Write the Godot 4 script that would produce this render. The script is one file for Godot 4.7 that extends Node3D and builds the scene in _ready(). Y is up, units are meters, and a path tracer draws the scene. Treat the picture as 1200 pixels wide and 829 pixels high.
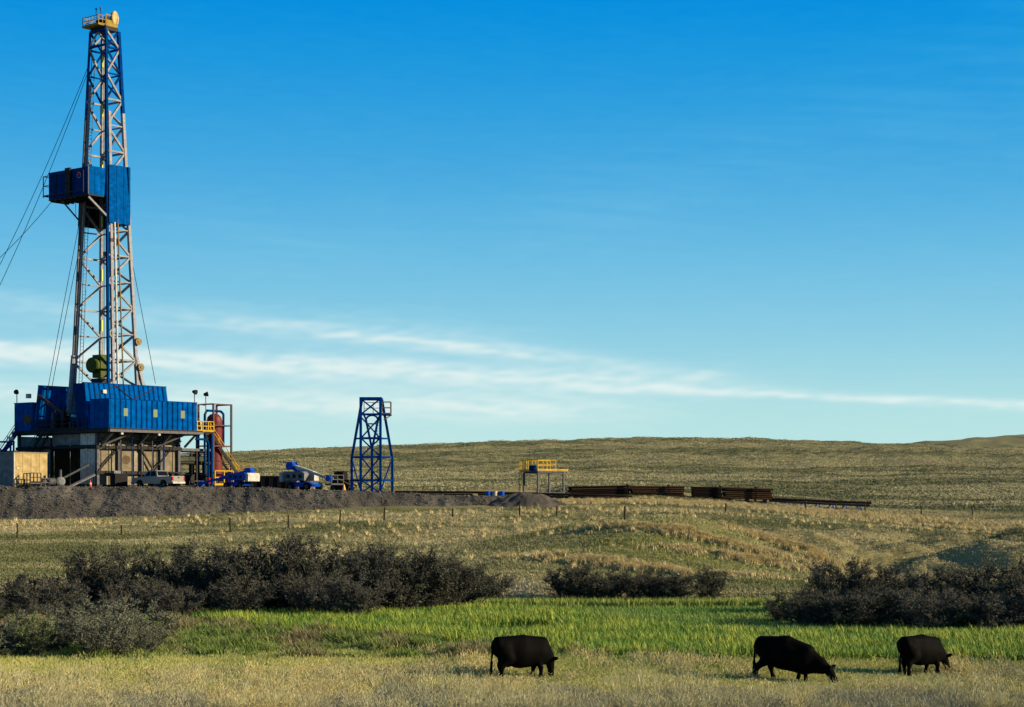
extends Node3D
# Prairie with a drilling rig on a gravel pad, low evening sun from the right, three black cows grazing in front of a reed bed.
# World: x to the right, y up, z towards the viewer; "d" below is the distance in front of the camera (d = -z). Metres.

const EYE := 6.3            # camera height over the near pasture
const FOCAL := 2320.0       # focal length in photograph pixels (1200 wide)
const LEVEL := 585.0        # photograph row of the true horizon

# ------------------------------------------------------------------ mesh builder
class MB:
	var v := PackedVector3Array()
	var n := PackedVector3Array()
	var c := PackedColorArray()
	var col := Color.WHITE
	var tinted := false
	func tri(a: Vector3, b: Vector3, d: Vector3):   # a, b, d counter-clockwise seen from outside
		var nn := (b - a).cross(d - a).normalized()
		v.append(a); v.append(d); v.append(b)
		n.append(nn); n.append(nn); n.append(nn)
		if tinted:
			c.append(col); c.append(col); c.append(col)
	func tris(a: Vector3, b: Vector3, d: Vector3, na: Vector3, nb: Vector3, nd: Vector3):
		v.append(a); v.append(d); v.append(b)
		n.append(na); n.append(nd); n.append(nb)
		if tinted:
			c.append(col); c.append(col); c.append(col)
	func quad(a: Vector3, b: Vector3, d: Vector3, e: Vector3):
		tri(a, b, d); tri(a, d, e)
	func box(o: Vector3, s: Vector3):               # centre, size
		var h := s * 0.5
		var p: Array[Vector3] = []
		for k in 8:
			p.append(o + Vector3(h.x if k & 1 else -h.x, h.y if k & 2 else -h.y, h.z if k & 4 else -h.z))
		quad(p[4], p[5], p[7], p[6]); quad(p[1], p[0], p[2], p[3])
		quad(p[5], p[1], p[3], p[7]); quad(p[0], p[4], p[6], p[2])
		quad(p[6], p[7], p[3], p[2]); quad(p[0], p[1], p[5], p[4])
	func bar(a: Vector3, b: Vector3, w: float, h: float = -1.0):
		if h < 0.0: h = w
		var f := (b - a).normalized()
		var up := Vector3.UP if absf(f.y) < 0.95 else Vector3.RIGHT
		var s := f.cross(up).normalized()
		var u := s.cross(f)
		s *= w * 0.5; u *= h * 0.5
		var p := [a - s - u, a + s - u, a + s + u, a - s + u, b - s - u, b + s - u, b + s + u, b - s + u]
		quad(p[5], p[4], p[7], p[6])
		quad(p[0], p[1], p[2], p[3])
		for k in 4:
			var m := (k + 1) % 4
			quad(p[m], p[k], p[k + 4], p[m + 4])
	func tube(a: Vector3, b: Vector3, r0: float, r1: float, sides: int = 6, caps: bool = false):
		var f := (b - a).normalized()
		var up := Vector3.UP if absf(f.y) < 0.95 else Vector3.RIGHT
		var s := f.cross(up).normalized()
		var u := s.cross(f)
		for k in sides:
			var t0 := TAU * k / sides
			var t1 := TAU * (k + 1) / sides
			var e0 := s * cos(t0) + u * sin(t0)
			var e1 := s * cos(t1) + u * sin(t1)
			tris(a + e1 * r0, a + e0 * r0, b + e0 * r1, e1, e0, e0)
			if r1 > 0.0: tris(a + e1 * r0, b + e0 * r1, b + e1 * r1, e1, e0, e1)
			if caps:
				tri(b, b + e1 * r1, b + e0 * r1); tri(a, a + e0 * r0, a + e1 * r0)
	func lathe(o: Vector3, axis: Vector3, prof: Array, sides: int = 16):   # prof: [[along, radius], ...]
		for k in prof.size() - 1:
			var a0: float = prof[k][0]
			var a1: float = prof[k + 1][0]
			var q0: float = prof[k][1]
			var q1: float = prof[k + 1][1]
			var f := axis.normalized()
			var up := Vector3.UP if absf(f.y) < 0.95 else Vector3.RIGHT
			var s := f.cross(up).normalized()
			var u := s.cross(f)
			var slope := Vector2(a1 - a0, q1 - q0).normalized()
			for j in sides:
				var e0 := s * cos(TAU * j / sides) + u * sin(TAU * j / sides)
				var e1 := s * cos(TAU * (j + 1) / sides) + u * sin(TAU * (j + 1) / sides)
				var n0 := e0 * slope.x - f * slope.y
				var n1 := e1 * slope.x - f * slope.y
				var p00 := o + f * a0 + e0 * q0
				var p01 := o + f * a0 + e1 * q0
				var p10 := o + f * a1 + e0 * q1
				var p11 := o + f * a1 + e1 * q1
				if q0 > 0.0001: tris(p01, p00, p10, n1, n0, n0)
				if q1 > 0.0001: tris(p01, p10, p11, n1, n0, n1)
	func prism(poly: PackedVector2Array, z0: float, z1: float, inset := 0.0):  # poly counter-clockwise in x,y; extruded z0..z1
		var ids := Geometry2D.triangulate_polygon(poly)
		for k in range(0, ids.size(), 3):
			var p0 := poly[ids[k]]
			var p1 := poly[ids[k + 1]]
			var p2 := poly[ids[k + 2]]
			if (p1 - p0).cross(p2 - p0) < 0.0:
				var t := p1
				p1 = p2; p2 = t
			tri(Vector3(p0.x, p0.y, z1), Vector3(p1.x, p1.y, z1), Vector3(p2.x, p2.y, z1))
			tri(Vector3(p0.x, p0.y, z0), Vector3(p2.x, p2.y, z0), Vector3(p1.x, p1.y, z0))
		for k in poly.size():
			var a := poly[k]
			var b := poly[(k + 1) % poly.size()]
			quad(Vector3(a.x, a.y, z0), Vector3(b.x, b.y, z0), Vector3(b.x, b.y, z1), Vector3(a.x, a.y, z1))
	func mesh() -> ArrayMesh:
		var arr := []
		arr.resize(Mesh.ARRAY_MAX)
		arr[Mesh.ARRAY_VERTEX] = v
		arr[Mesh.ARRAY_NORMAL] = n
		if tinted: arr[Mesh.ARRAY_COLOR] = c
		var m := ArrayMesh.new()
		m.add_surface_from_arrays(Mesh.PRIMITIVE_TRIANGLES, arr)
		return m

# ------------------------------------------------------------------ naming and placing
var M := {}
var names := {}
var unit_box: BoxMesh
var unit_rod: CylinderMesh
var rng := RandomNumberGenerator.new()
var nz := FastNoiseLite.new()
var nz2 := FastNoiseLite.new()
var nz3 := FastNoiseLite.new()
var prof_table := PackedFloat32Array()

func numbered(called: String) -> String:
	if not names.has(called):
		names[called] = 0
		return called
	names[called] += 1
	return "%s_%03d" % [called, names[called]]

func tag(o: Node, label: String, category: String, group := "", kind := ""):
	if label: o.set_meta("label", label)
	if category: o.set_meta("category", category)
	if group: o.set_meta("group", group)
	if kind: o.set_meta("kind", kind)
	return o

func thing(called: String, label: String, category: String, at := Vector3.ZERO, turn := 0.0, group := "") -> Node3D:
	var o := Node3D.new()
	o.name = numbered(called)
	add_child(o)
	o.position = at
	o.rotation.y = deg_to_rad(turn)
	tag(o, label, category, group)
	return o

func node(parent: Node, called: String) -> Node3D:
	var o := Node3D.new()
	o.name = called
	parent.add_child(o, true)
	return o

func obj(parent: Node, called: String, m: Mesh, mat: Material) -> MeshInstance3D:
	var o := MeshInstance3D.new()
	o.name = numbered(called) if parent == self else called
	o.mesh = m
	o.material_override = mat
	parent.add_child(o, true)
	return o

func beam(parent: Node, called: String, a: Vector3, b: Vector3, w: float, mat: Material, h := -1.0) -> MeshInstance3D:
	if h < 0.0: h = w
	var o := obj(parent, called, unit_box, mat)
	var f := b - a
	var dir := f.normalized()
	var up := Vector3.UP if absf(dir.y) < 0.95 else Vector3.RIGHT
	var s := dir.cross(up).normalized()
	o.transform = Transform3D(Basis(s * w, s.cross(dir) * h, -f), (a + b) * 0.5)
	return o

func rod(parent: Node, called: String, a: Vector3, b: Vector3, r: float, mat: Material) -> MeshInstance3D:
	var o := obj(parent, called, unit_rod, mat)
	var f := b - a
	var dir := f.normalized()
	var up := Vector3.UP if absf(dir.y) < 0.95 else Vector3.RIGHT
	var s := dir.cross(up).normalized()
	o.transform = Transform3D(Basis(s * r * 2.0, f, s.cross(dir) * r * 2.0), (a + b) * 0.5)
	return o

func block(parent: Node, called: String, at: Vector3, size: Vector3, mat: Material) -> MeshInstance3D:
	var o := obj(parent, called, unit_box, mat)
	o.transform = Transform3D(Basis.from_scale(size), at)
	return o

func sstep(a: float, b: float, x: float) -> float:
	var t := clampf((x - a) / (b - a), 0.0, 1.0)
	return t * t * (3.0 - 2.0 * t)

func xof(px: float, d: float) -> float:      # world x of a photograph column at distance d
	return (px - 600.0) / FOCAL * d

func yof(py: float, d: float) -> float:      # world height of a photograph row at distance d
	return EYE + (LEVEL - py) / FOCAL * d

# ------------------------------------------------------------------ terrain
const KNOTS := [[-200, 4.6], [0, 4.6], [18, 3.8], [42, 0.3], [52, 0.0], [78, 0.0], [92, -0.1], [113, -0.15], [119, -0.55], [124, -0.2], [129, 0.3], [141, 0.85], [156, 1.6], [172, 2.5],
	[190, 3.45], [206, 4.2], [216, 4.9], [226, 5.5], [240, 6.1], [262, 6.5], [300, 8.1], [350, 10.7], [420, 14.5], [500, 19.0], [570, 22.3], [620, 23.1], [680, 22.0], [800, 15.5], [1000, 10.0], [1600, 5.0], [4000, 0.0]]

func make_profile():
	prof_table.resize(3400)
	var k := 0
	for i in 3400:
		var d := -100.0 + i * 0.5
		while k < KNOTS.size() - 2 and d > KNOTS[k + 1][0]:
			k += 1
		var a = KNOTS[maxi(k - 1, 0)]
		var b = KNOTS[k]
		var c = KNOTS[k + 1]
		var e = KNOTS[mini(k + 2, KNOTS.size() - 1)]
		var h: float = c[0] - b[0]
		var m0: float = (c[1] - a[1]) / maxf(c[0] - a[0], 1.0) * h
		var m1: float = (e[1] - b[1]) / maxf(e[0] - b[0], 1.0) * h
		var t: float = (d - b[0]) / h
		var t2 := t * t
		var t3 := t2 * t
		prof_table[i] = (2 * t3 - 3 * t2 + 1) * b[1] + (t3 - 2 * t2 + t) * m0 + (-2 * t3 + 3 * t2) * c[1] + (t3 - t2) * m1

func bump(x: float, d: float, cx: float, cd: float, sx: float, sd: float) -> float:
	var u := (x - cx) / sx
	var w := (d - cd) / sd
	var q := u * u + w * w
	return exp(-q) if q < 9.0 else 0.0

func padtop(x: float) -> float:
	return 7.45 - 0.95 * sstep(-35.0, 0.0, x)

func ground(x: float, d: float) -> float:
	var f := clampf((d + 100.0) * 2.0, 0.0, 3398.0)
	var i := int(f)
	var h := lerpf(prof_table[i], prof_table[i + 1], f - i)
	if d > 110.0:
		if d < 340.0:
			var w := sstep(150.0, 200.0, d) * (1.0 - sstep(260.0, 340.0, d))
			if w > 0.0:
				h += w * (1.3 * sstep(-53.0, 4.0, x) - 2.6 * sstep(12.0, 55.0, x))
			# knoll and gully on the right, terrace with a clay cut by the creek, added unseen shoulder right of the frame to shade the gully
			h += 2.9 * bump(x, d, 11.0, 157.0, 12.0, 13.0)
			h -= 2.0 * bump(x, d, 30.0, 156.0, 9.0, 15.0)
			var rw := (d - 161.0) / 21.0
			if x > 22.0 and absf(rw) < 1.5:
				h += 5.0 * exp(-pow((x - 68.0) / 16.0, 2.0) - rw * rw * rw * rw) * (1.0 + 0.5 * nz2.get_noise_2d(x * 2.0, d * 2.0))
			if x > 14.0:
				h += 3.0 * nz2.get_noise_2d(x * 1.7 + d * 0.9, d * 2.8 + 40.0) * bump(x, d, 44.0, 166.0, 26.0, 18.0)
			h += 0.75 * bump(x, d, 0.5, 133.0, 5.5, 4.0)
			h -= 0.55 * bump(x, d, 22.0, 222.0, 24.0, 14.0)
			h += 0.5 * nz2.get_noise_2d(x * 0.8 + d * 0.7, d * 3.2) * bump(x, d, 14.0, 148.0, 26.0, 22.0)
		if d > 300.0:
			var w2 := sstep(300.0, 560.0, d)
			h += w2 * (-3.6 * (1.0 - sstep(-150.0, -10.0, x)) + 2.2 * bump(x, d, 46.0, 600.0, 60.0, 190.0) - 1.0 - 1.0 * sstep(80.0, 180.0, x))
			h += 31.5 * bump(x, d, 345.0, 950.0, 290.0, 150.0)
	var amp := 0.05
	if d > 120.0: amp = 0.05 + 0.3 * sstep(120.0, 170.0, d) + 0.9 * sstep(280.0, 480.0, d)
	h += amp * nz.get_noise_2d(x, d)
	if d > 205.0 and d < 275.0 and x < 9.0:
		var w3 := sstep(205.5, 212.0, d) * (1.0 - sstep(266.0, 275.0, d)) * (1.0 - sstep(3.0, 9.0, x))
		h = lerpf(h, minf(h, padtop(x) - 0.5), w3)
	return h

func spot(x: float, d: float) -> Vector3:
	return Vector3(x, ground(x, d), -d)

func on_ground(px: float, py: float) -> Vector3:   # where the terrain stands that the photograph shows at this place
	var d := 60.0
	while d < 700.0:
		if ground(xof(px, d), d) > yof(py, d): break
		d += 0.5
	return spot(xof(px, d), d)

func color_at(x: float, d: float) -> Color:        # base colour of soil and short turf (linear)
	var a := nz2.get_noise_2d(x * 1.0, d * 1.6)
	var b := nz.get_noise_2d(x * 6.0 + 90.0, d * 9.0)
	var e := nz3.get_noise_2d(x * 0.35, d * 0.9)
	var straw := Color(0.42, 0.37, 0.19)
	var olive := Color(0.22, 0.21, 0.085)
	var green := Color(0.14, 0.175, 0.055)
	var c := straw.lerp(olive, clampf(0.5 + a * 0.9 + b * 0.5, 0.0, 1.0))
	c = c.lerp(green, clampf(e * 1.5 + 0.05, 0.0, 0.75))
	if d > 255.0:
		c = c.lerp(Color(0.27, 0.265, 0.125), 0.4 * sstep(255.0, 300.0, d) + 0.4 * sstep(600.0, 700.0, d))
	c = c.lerp(Color(0.19, 0.225, 0.06), 0.8 * bump(x, d, 13.0, 147.0, 13.0, 15.0))
	if d < 128.0:
		var wet := Color(0.07, 0.085, 0.028)
		c = c.lerp(wet, sstep(78.0, 95.0, d))
	if absf(x - 1.0) < 6.0 and d > 123.0 and d < 130.5:
		c = c.lerp(Color(0.20, 0.21, 0.21), 0.85 * (1.0 - sstep(3.5, 6.0, absf(x - 1.0))))
	return c

func make_ground():
	var rows := PackedFloat32Array()
	var d := -80.0
	while d < 1600.0:
		rows.append(d)
		if d < 48.0: d += 4.0
		elif d < 120.0: d += 1.0
		elif d < 235.0: d += 0.7
		else: d += maxf(0.8, (d - 200.0) * 0.016)
	var cols := PackedFloat32Array()
	var nc := 300
	for k in nc + 1:
		var t := -1.0 + 2.0 * k / nc
		cols.append(t * (0.30 + 0.62 * pow(absf(t), 5.0)))
	var v := PackedVector3Array()
	var n := PackedVector3Array()
	var c := PackedColorArray()
	var ix := PackedInt32Array()
	var w := cols.size()
	for r in rows:
		var dd := float(r)
		for k in w:
			var x := cols[k] * maxf(dd, 75.0)
			var h := ground(x, dd)
			var e := maxf(0.4, absf(dd) * 0.003)
			v.append(Vector3(x, h, -dd))
			n.append(Vector3((h - ground(x + e, dd)) / e, 1.0, (ground(x, dd + e) - h) / e).normalized())
			c.append(color_at(x, dd))
	for r in rows.size() - 1:
		for k in w - 1:
			var p := r * w + k
			ix.append_array([p, p + w, p + 1, p + 1, p + w, p + w + 1])
	var arr := []
	arr.resize(Mesh.ARRAY_MAX)
	arr[Mesh.ARRAY_VERTEX] = v
	arr[Mesh.ARRAY_NORMAL] = n
	arr[Mesh.ARRAY_COLOR] = c
	arr[Mesh.ARRAY_INDEX] = ix
	var m := ArrayMesh.new()
	m.add_surface_from_arrays(Mesh.PRIMITIVE_TRIANGLES, arr)
	var o := obj(self, "ground", m, M.turf)
	tag(o, "rolling prairie of short dry grass rising to a low hill", "ground", "", "structure")

func pad_height(x: float, d: float) -> float:
	var edge := 211.5 + 0.9 * nz.get_noise_2d(x * 2.0, 5.0)
	var s := maxf(maxf(edge - d, (x - 3.0) * 0.8), d - 267.0)
	var top := padtop(x)
	if s > -1.2:
		var lump := nz.get_noise_2d(x * 7.0 + d * 4.0, d * 5.0) * 0.17 + nz2.get_noise_2d(x * 16.0, d * 14.0) * 0.14
		var crest := 0.22 * exp(-s * s * 1.4) * (0.6 + nz.get_noise_2d(x * 3.0, 77.0))
		top += crest + lump * sstep(-0.6, 0.8, s) - maxf(s, 0.0) * 0.62
	else:
		top += 0.02 * nz.get_noise_2d(x * 5.0, d * 5.0)
	return maxf(top, ground(x, d) - 0.35)

func make_pad():
	var xs := PackedFloat32Array()
	var x := -150.0
	while x < 14.0:
		xs.append(x)
		x += 2.0 if x < -66.0 else 0.3
	var ds := PackedFloat32Array()
	var d := 201.5
	while d < 276.0:
		ds.append(d)
		d += 0.25 if d < 213.5 else 2.0
	var v := PackedVector3Array()
	var n := PackedVector3Array()
	var c := PackedColorArray()
	var ix := PackedInt32Array()
	var w := xs.size()
	for dd in ds:
		for xx in xs:
			var h := pad_height(xx, dd)
			v.append(Vector3(xx, h, -dd))
			n.append(Vector3((h - pad_height(xx + 0.2, dd)) / 0.2, 1.0, (pad_height(xx, dd + 0.2) - h) / 0.2).normalized())
			var g := 0.5 + 0.9 * nz2.get_noise_2d(xx * 5.0, dd * 5.0) + 0.35 * nz.get_noise_2d(xx * 20.0, dd * 20.0)
			c.append(Color(0.066, 0.063, 0.055).lerp(Color(0.18, 0.17, 0.142), clampf(g, 0.0, 1.0)))
	for r in ds.size() - 1:
		for k in w - 1:
			var p := r * w + k
			ix.append_array([p, p + w, p + 1, p + 1, p + w, p + w + 1])
	var arr := []
	arr.resize(Mesh.ARRAY_MAX)
	arr[Mesh.ARRAY_VERTEX] = v
	arr[Mesh.ARRAY_NORMAL] = n
	arr[Mesh.ARRAY_COLOR] = c
	arr[Mesh.ARRAY_INDEX] = ix
	var m := ArrayMesh.new()
	m.add_surface_from_arrays(Mesh.PRIMITIVE_TRIANGLES, arr)
	tag(obj(self, "gravel_pad", m, M.gravel), "grey gravel pad with a steep bank along its edge", "ground", "", "structure")

func make_mound():
	# tipped heap of gravel at the end of the pad
	var b := MB.new()
	b.tinted = true
	var cx := xof(617.0, 210.0)
	var rings := 22
	var segs := 72
	var p := func(r: int, s: int) -> Vector3:
		var t := float(r) / rings
		var a := TAU * s / segs
		var x: float = cx + cos(a) * t * 5.4
		var dd: float = 210.5 + sin(a) * t * 3.4
		var peak: float = 1.0 - t
		var h: float = 5.2 + 2.2 * (peak if peak < 0.7 else 0.7 + (peak - 0.7) * 0.35) + (nz.get_noise_2d(x * 8.0, dd * 8.0) * 0.22 + nz2.get_noise_2d(x * 16.0, dd * 16.0) * 0.14)
		h += 0.35 * nz2.get_noise_2d(a * 14.0, 3.0) * t
		if r == rings: h = ground(x, dd) - 0.4
		return Vector3(x, h, -dd)
	for r in rings:
		for s in segs:
			var q0: Vector3 = p.call(r, s)
			var q1: Vector3 = p.call(r, s + 1)
			var q2: Vector3 = p.call(r + 1, s + 1)
			var q3: Vector3 = p.call(r + 1, s)
			var g := clampf(0.45 + 0.9 * nz2.get_noise_2d(q0.x * 6.0, q0.z * 6.0), 0.0, 1.0)
			b.col = Color(0.06, 0.057, 0.05).lerp(Color(0.15, 0.138, 0.115), g)
			if r > 0: b.tri(q0, q3, q1)
			b.tri(q1, q3, q2)
	tag(obj(self, "gravel_heap", b.mesh(), M.gravel), "dark heap of tipped gravel below the yellow railed platform", "gravel heap")

# ------------------------------------------------------------------ materials
func noise_image(freq: float, lo: float, hi: float, size: int, seed_: int, kind := 0) -> ImageTexture:
	var f := FastNoiseLite.new()
	f.seed = seed_
	f.noise_type = FastNoiseLite.TYPE_SIMPLEX_SMOOTH if kind == 0 else FastNoiseLite.TYPE_CELLULAR
	f.frequency = freq
	f.fractal_octaves = 5
	var im := f.get_seamless_image(size, size)
	im.convert(Image.FORMAT_RGB8)
	var data := im.get_data()
	for k in data.size():
		data[k] = int(clampf(lo + (hi - lo) * data[k] / 255.0, 0.0, 1.0) * 255.0)
	return ImageTexture.create_from_image(Image.create_from_data(size, size, false, Image.FORMAT_RGB8, data))

func mat(srgb: Color, rough := 0.6, metal := 0.0, tex: Texture2D = null, scale := 0.25) -> StandardMaterial3D:
	var m := StandardMaterial3D.new()
	m.albedo_color = srgb
	m.roughness = rough
	m.metallic = metal
	m.metallic_specular = 0.25
	if tex:
		m.albedo_texture = tex
		m.uv1_triplanar = true
		m.uv1_world_triplanar = true
		m.uv1_scale = Vector3.ONE * scale
	return m

func make_materials():
	var grime := noise_image(0.007, 0.66, 1.08, 512, 3)
	var grain := noise_image(0.05, 0.45, 1.15, 512, 5)
	var rusty := noise_image(0.02, 0.35, 1.1, 512, 8)
	M.turf = mat(Color.WHITE, 0.95, 0.0, grain, 0.35)
	M.turf.vertex_color_use_as_albedo = true
	M.gravel = mat(Color.WHITE, 0.95, 0.0, grain, 0.9)
	M.gravel.vertex_color_use_as_albedo = true
	M.blade = StandardMaterial3D.new()
	M.blade.vertex_color_use_as_albedo = true
	M.blade.roughness = 0.75
	M.blade.backlight = Color(0.36, 0.36, 0.28)
	M.blade.cull_mode = BaseMaterial3D.CULL_DISABLED
	M.leaf = M.blade.duplicate()
	M.leaf.roughness = 0.9
	M.leaf.backlight = Color(0.2, 0.2, 0.15)
	M.wood = mat(Color(0.20, 0.185, 0.17), 0.9)
	M.rock = mat(Color.WHITE, 0.95)
	M.rock.vertex_color_use_as_albedo = true
	M.blue = mat(Color(0.0, 0.325, 0.63), 0.75, 0.0, grime)
	M.blue2 = mat(Color(0.0, 0.30, 0.58), 0.75, 0.0, grime, 0.4)
	M.navy = mat(Color(0.0, 0.21, 0.45), 0.75, 0.0, grime)
	M.frame_blue = mat(Color(0.0, 0.215, 0.50), 0.75, 0.0, grime)
	M.grey = mat(Color(0.55, 0.56, 0.59), 0.6, 0.0, grime, 0.5)
	M.steel = mat(Color(0.34, 0.35, 0.37), 0.6, 0.1, grime, 0.6)
	M.dark = mat(Color(0.13, 0.13, 0.14), 0.6, 0.1, grime, 0.6)
	M.black = mat(Color(0.07, 0.07, 0.08), 0.7)
	M.yellow = mat(Color(0.72, 0.58, 0.10), 0.55, 0.0, grime, 0.5)
	M.crown_yellow = mat(Color(0.56, 0.47, 0.12), 0.55, 0.0, grime, 0.5)
	M.cream = mat(Color(0.74, 0.66, 0.44), 0.5, 0.0, grime, 0.5)
	M.lamp_cream = mat(Color(0.80, 0.82, 0.38), 0.4)
	M.beige = mat(Color(0.53, 0.505, 0.425), 0.75, 0.0, grime, 0.35)
	M.beige2 = mat(Color(0.47, 0.44, 0.36), 0.75, 0.0, grime, 0.3)
	M.stain = mat(Color(0.34, 0.29, 0.22), 0.8, 0.0, grime, 0.5)
	M.panel_grey = mat(Color(0.45, 0.47, 0.48), 0.7, 0.0, grime, 0.3)
	M.sand = mat(Color(0.66, 0.59, 0.41), 0.7, 0.0, grime, 0.3)
	M.white = mat(Color(0.74, 0.74, 0.71), 0.5, 0.0, grime, 0.5)
	M.lift_blue = mat(Color(0.0, 0.30, 0.74), 0.4, 0.0, grime, 0.6)
	M.red = mat(Color(0.42, 0.17, 0.17), 0.5, 0.0, grime, 0.5)
	M.red_grey = mat(Color(0.33, 0.24, 0.24), 0.6, 0.0, grime, 0.5)
	M.green = mat(Color(0.27, 0.33, 0.11), 0.6, 0.0, grime, 0.6)
	M.tan = mat(Color(0.52, 0.45, 0.30), 0.6, 0.0, grime, 0.6)
	M.truck = mat(Color(0.46, 0.45, 0.43), 0.35, 0.2)
	M.truck.clearcoat_enabled = true
	M.glass = mat(Color(0.05, 0.07, 0.09), 0.08)
	M.rubber = mat(Color(0.06, 0.06, 0.06), 0.9)
	M.tail_red = mat(Color(0.60, 0.06, 0.05), 0.3)
	M.orange = mat(Color(0.92, 0.58, 0.08), 0.6)
	M.pale_window = mat(Color(0.40, 0.46, 0.36), 0.35)
	M.rust = mat(Color(0.35, 0.26, 0.19), 0.85, 0.1, rusty, 0.5)
	M.rust_dark = mat(Color(0.17, 0.13, 0.11), 0.85, 0.1, rusty, 0.5)
	M.post = mat(Color(0.26, 0.23, 0.20), 0.95, 0.0, grain, 0.8)
	M.hide = mat(Color(0.022, 0.021, 0.021), 0.72)
	for m in [M.blue, M.blue2, M.navy, M.frame_blue]: m.metallic_specular = 0.06
	M.hide.metallic_specular = 0.12

# ------------------------------------------------------------------ sky
func make_sky() -> PanoramaSkyMaterial:
	var wdt := 2048
	var hgt := 2048
	var im := Image.create(wdt, hgt, false, Image.FORMAT_RGB8)
	var stops := [[-90.0, Color8(120, 112, 90)], [-1.5, Color8(150, 150, 130)], [-0.3, Color8(194, 230, 226)], [1.3, Color8(188, 228, 226)], [2.6, Color8(178, 223, 226)], [4.4, Color8(147, 207, 227)], [7.0, Color8(109, 188, 226)],
		[9.3, Color8(75, 170, 223)], [11.8, Color8(40, 155, 221)], [14.2, Color8(8, 142, 220)], [25.0, Color8(38, 118, 188)], [45.0, Color8(56, 104, 152)], [90.0, Color8(58, 90, 128)]]
	var st := FastNoiseLite.new()
	st.seed = 21
	st.frequency = 1.0
	st.fractal_octaves = 4
	for r in hgt:
		var el := 90.0 - (r + 0.5) * 180.0 / hgt
		var k := 0
		while k < stops.size() - 2 and el > stops[k + 1][0]:
			k += 1
		var c: Color = (stops[k][1] as Color).lerp(stops[k + 1][1], clampf((el - stops[k][0]) / (stops[k + 1][0] - stops[k][0]), 0.0, 1.0))
		im.fill_rect(Rect2i(0, r, wdt, 1), c)
		if el < -0.5 or el > 24.0: continue
		for q in wdt:
			var az := (q + 0.5) * 360.0 / wdt
			if az > 180.0: az -= 360.0
			# long ice streaks low over the horizon, finer veils above
			var a := 0.0
			var fib := st.get_noise_2d(az * 0.16 + el * 0.9, el * 2.6 + az * 0.13)
			var fine := st.get_noise_2d(az * 0.5 + 40.0 + el * 2.0, el * 7.0 + az * 0.45)
			var patch := st.get_noise_2d(az * 0.045 + 11.0, el * 0.1 + 4.0)
			for s in [[3.52, -0.050, 0.12, 1.0, 4.0, 24.0, 0.0], [3.62, -0.040, 0.34, 0.78, -24.0, 5.0, 0.0], [4.54, -0.100, 0.18, 0.75, -6.0, 3.4, 0.0], [3.85, -0.03, 0.25, 0.5, -60.0, -4.0, 0.0], [2.72, -0.025, 0.38, 0.72, -70.0, 2.5, 0.0], [4.7, -0.06, 0.5, 0.32, -16.0, -1.0, 0.0],
					[4.6, 0.02, 0.5, 0.4, 24.0, 80.0, 0.0], [3.0, -0.03, 0.5, 0.4, 60.0, 150.0, 0.0], [3.6, 0.02, 0.6, 0.4, -150.0, -70.0, 0.0]]:
				var mid: float = s[0] + s[1] * (az + 3.0) + 0.13 * fib
				var e: float = (el - mid) / s[2]
				if absf(e) > 3.0: continue
				var run := sstep(s[4] - 5.0, s[4] + 4.0, az) * (1.0 - sstep(s[5] - 3.0, s[5] + 4.0, az))
				a += run * s[3] * exp(-e * e) * (0.72 + 0.8 * fine)
			a += 0.16 * (1.0 - sstep(1.8, 5.6, el)) * (1.0 - sstep(-4.0, 12.0, absf(az + 4.0)))
			# the frayed tuft at the head of the streak
			var tu := Vector2((az - 5.4) / 0.8, (el - 3.5 - 0.22 * (az - 5.4)) / 0.2)
			a += 0.42 * exp(-tu.length_squared()) * (0.7 + fine)
			a += maxf(0.0, patch - 0.05) * maxf(0.0, 0.35 + fib) * 0.22 * (1.0 - sstep(8.0, 24.0, el))
			a += 0.035 * fine * (1.0 - sstep(12.0, 24.0, el))
			if a > 0.004 or a < -0.004:
				im.set_pixel(q, r, c.lerp(Color8(234, 244, 241), clampf(a, -0.03, 0.85)))
	var m := PanoramaSkyMaterial.new()
	m.panorama = ImageTexture.create_from_image(im)
	return m

# ------------------------------------------------------------------ vegetation
class Field:
	var buf := PackedFloat32Array()
	var count := 0
	func put(at: Vector3, turn: float, sx: float, sy: float, c: Color, lean := 0.0):
		var b := Basis(Vector3.UP, turn).scaled(Vector3(sx, sy, sx))
		if lean != 0.0: b = Basis(Vector3(0, 0, 1), lean) * b
		buf.append_array([b.x.x, b.y.x, b.z.x, at.x, b.x.y, b.y.y, b.z.y, at.y, b.x.z, b.y.z, b.z.z, at.z, c.r, c.g, c.b, 1.0])
		count += 1

func sow(called: String, label: String, category: String, m: Mesh, f: Field, material: Material):
	var mm := MultiMesh.new()
	mm.transform_format = MultiMesh.TRANSFORM_3D
	mm.use_colors = true
	mm.mesh = m
	mm.instance_count = f.count
	mm.buffer = f.buf
	var o := MultiMeshInstance3D.new()
	o.name = numbered(called)
	o.multimesh = mm
	o.material_override = material
	add_child(o)
	tag(o, label, category, "", "stuff")

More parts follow.
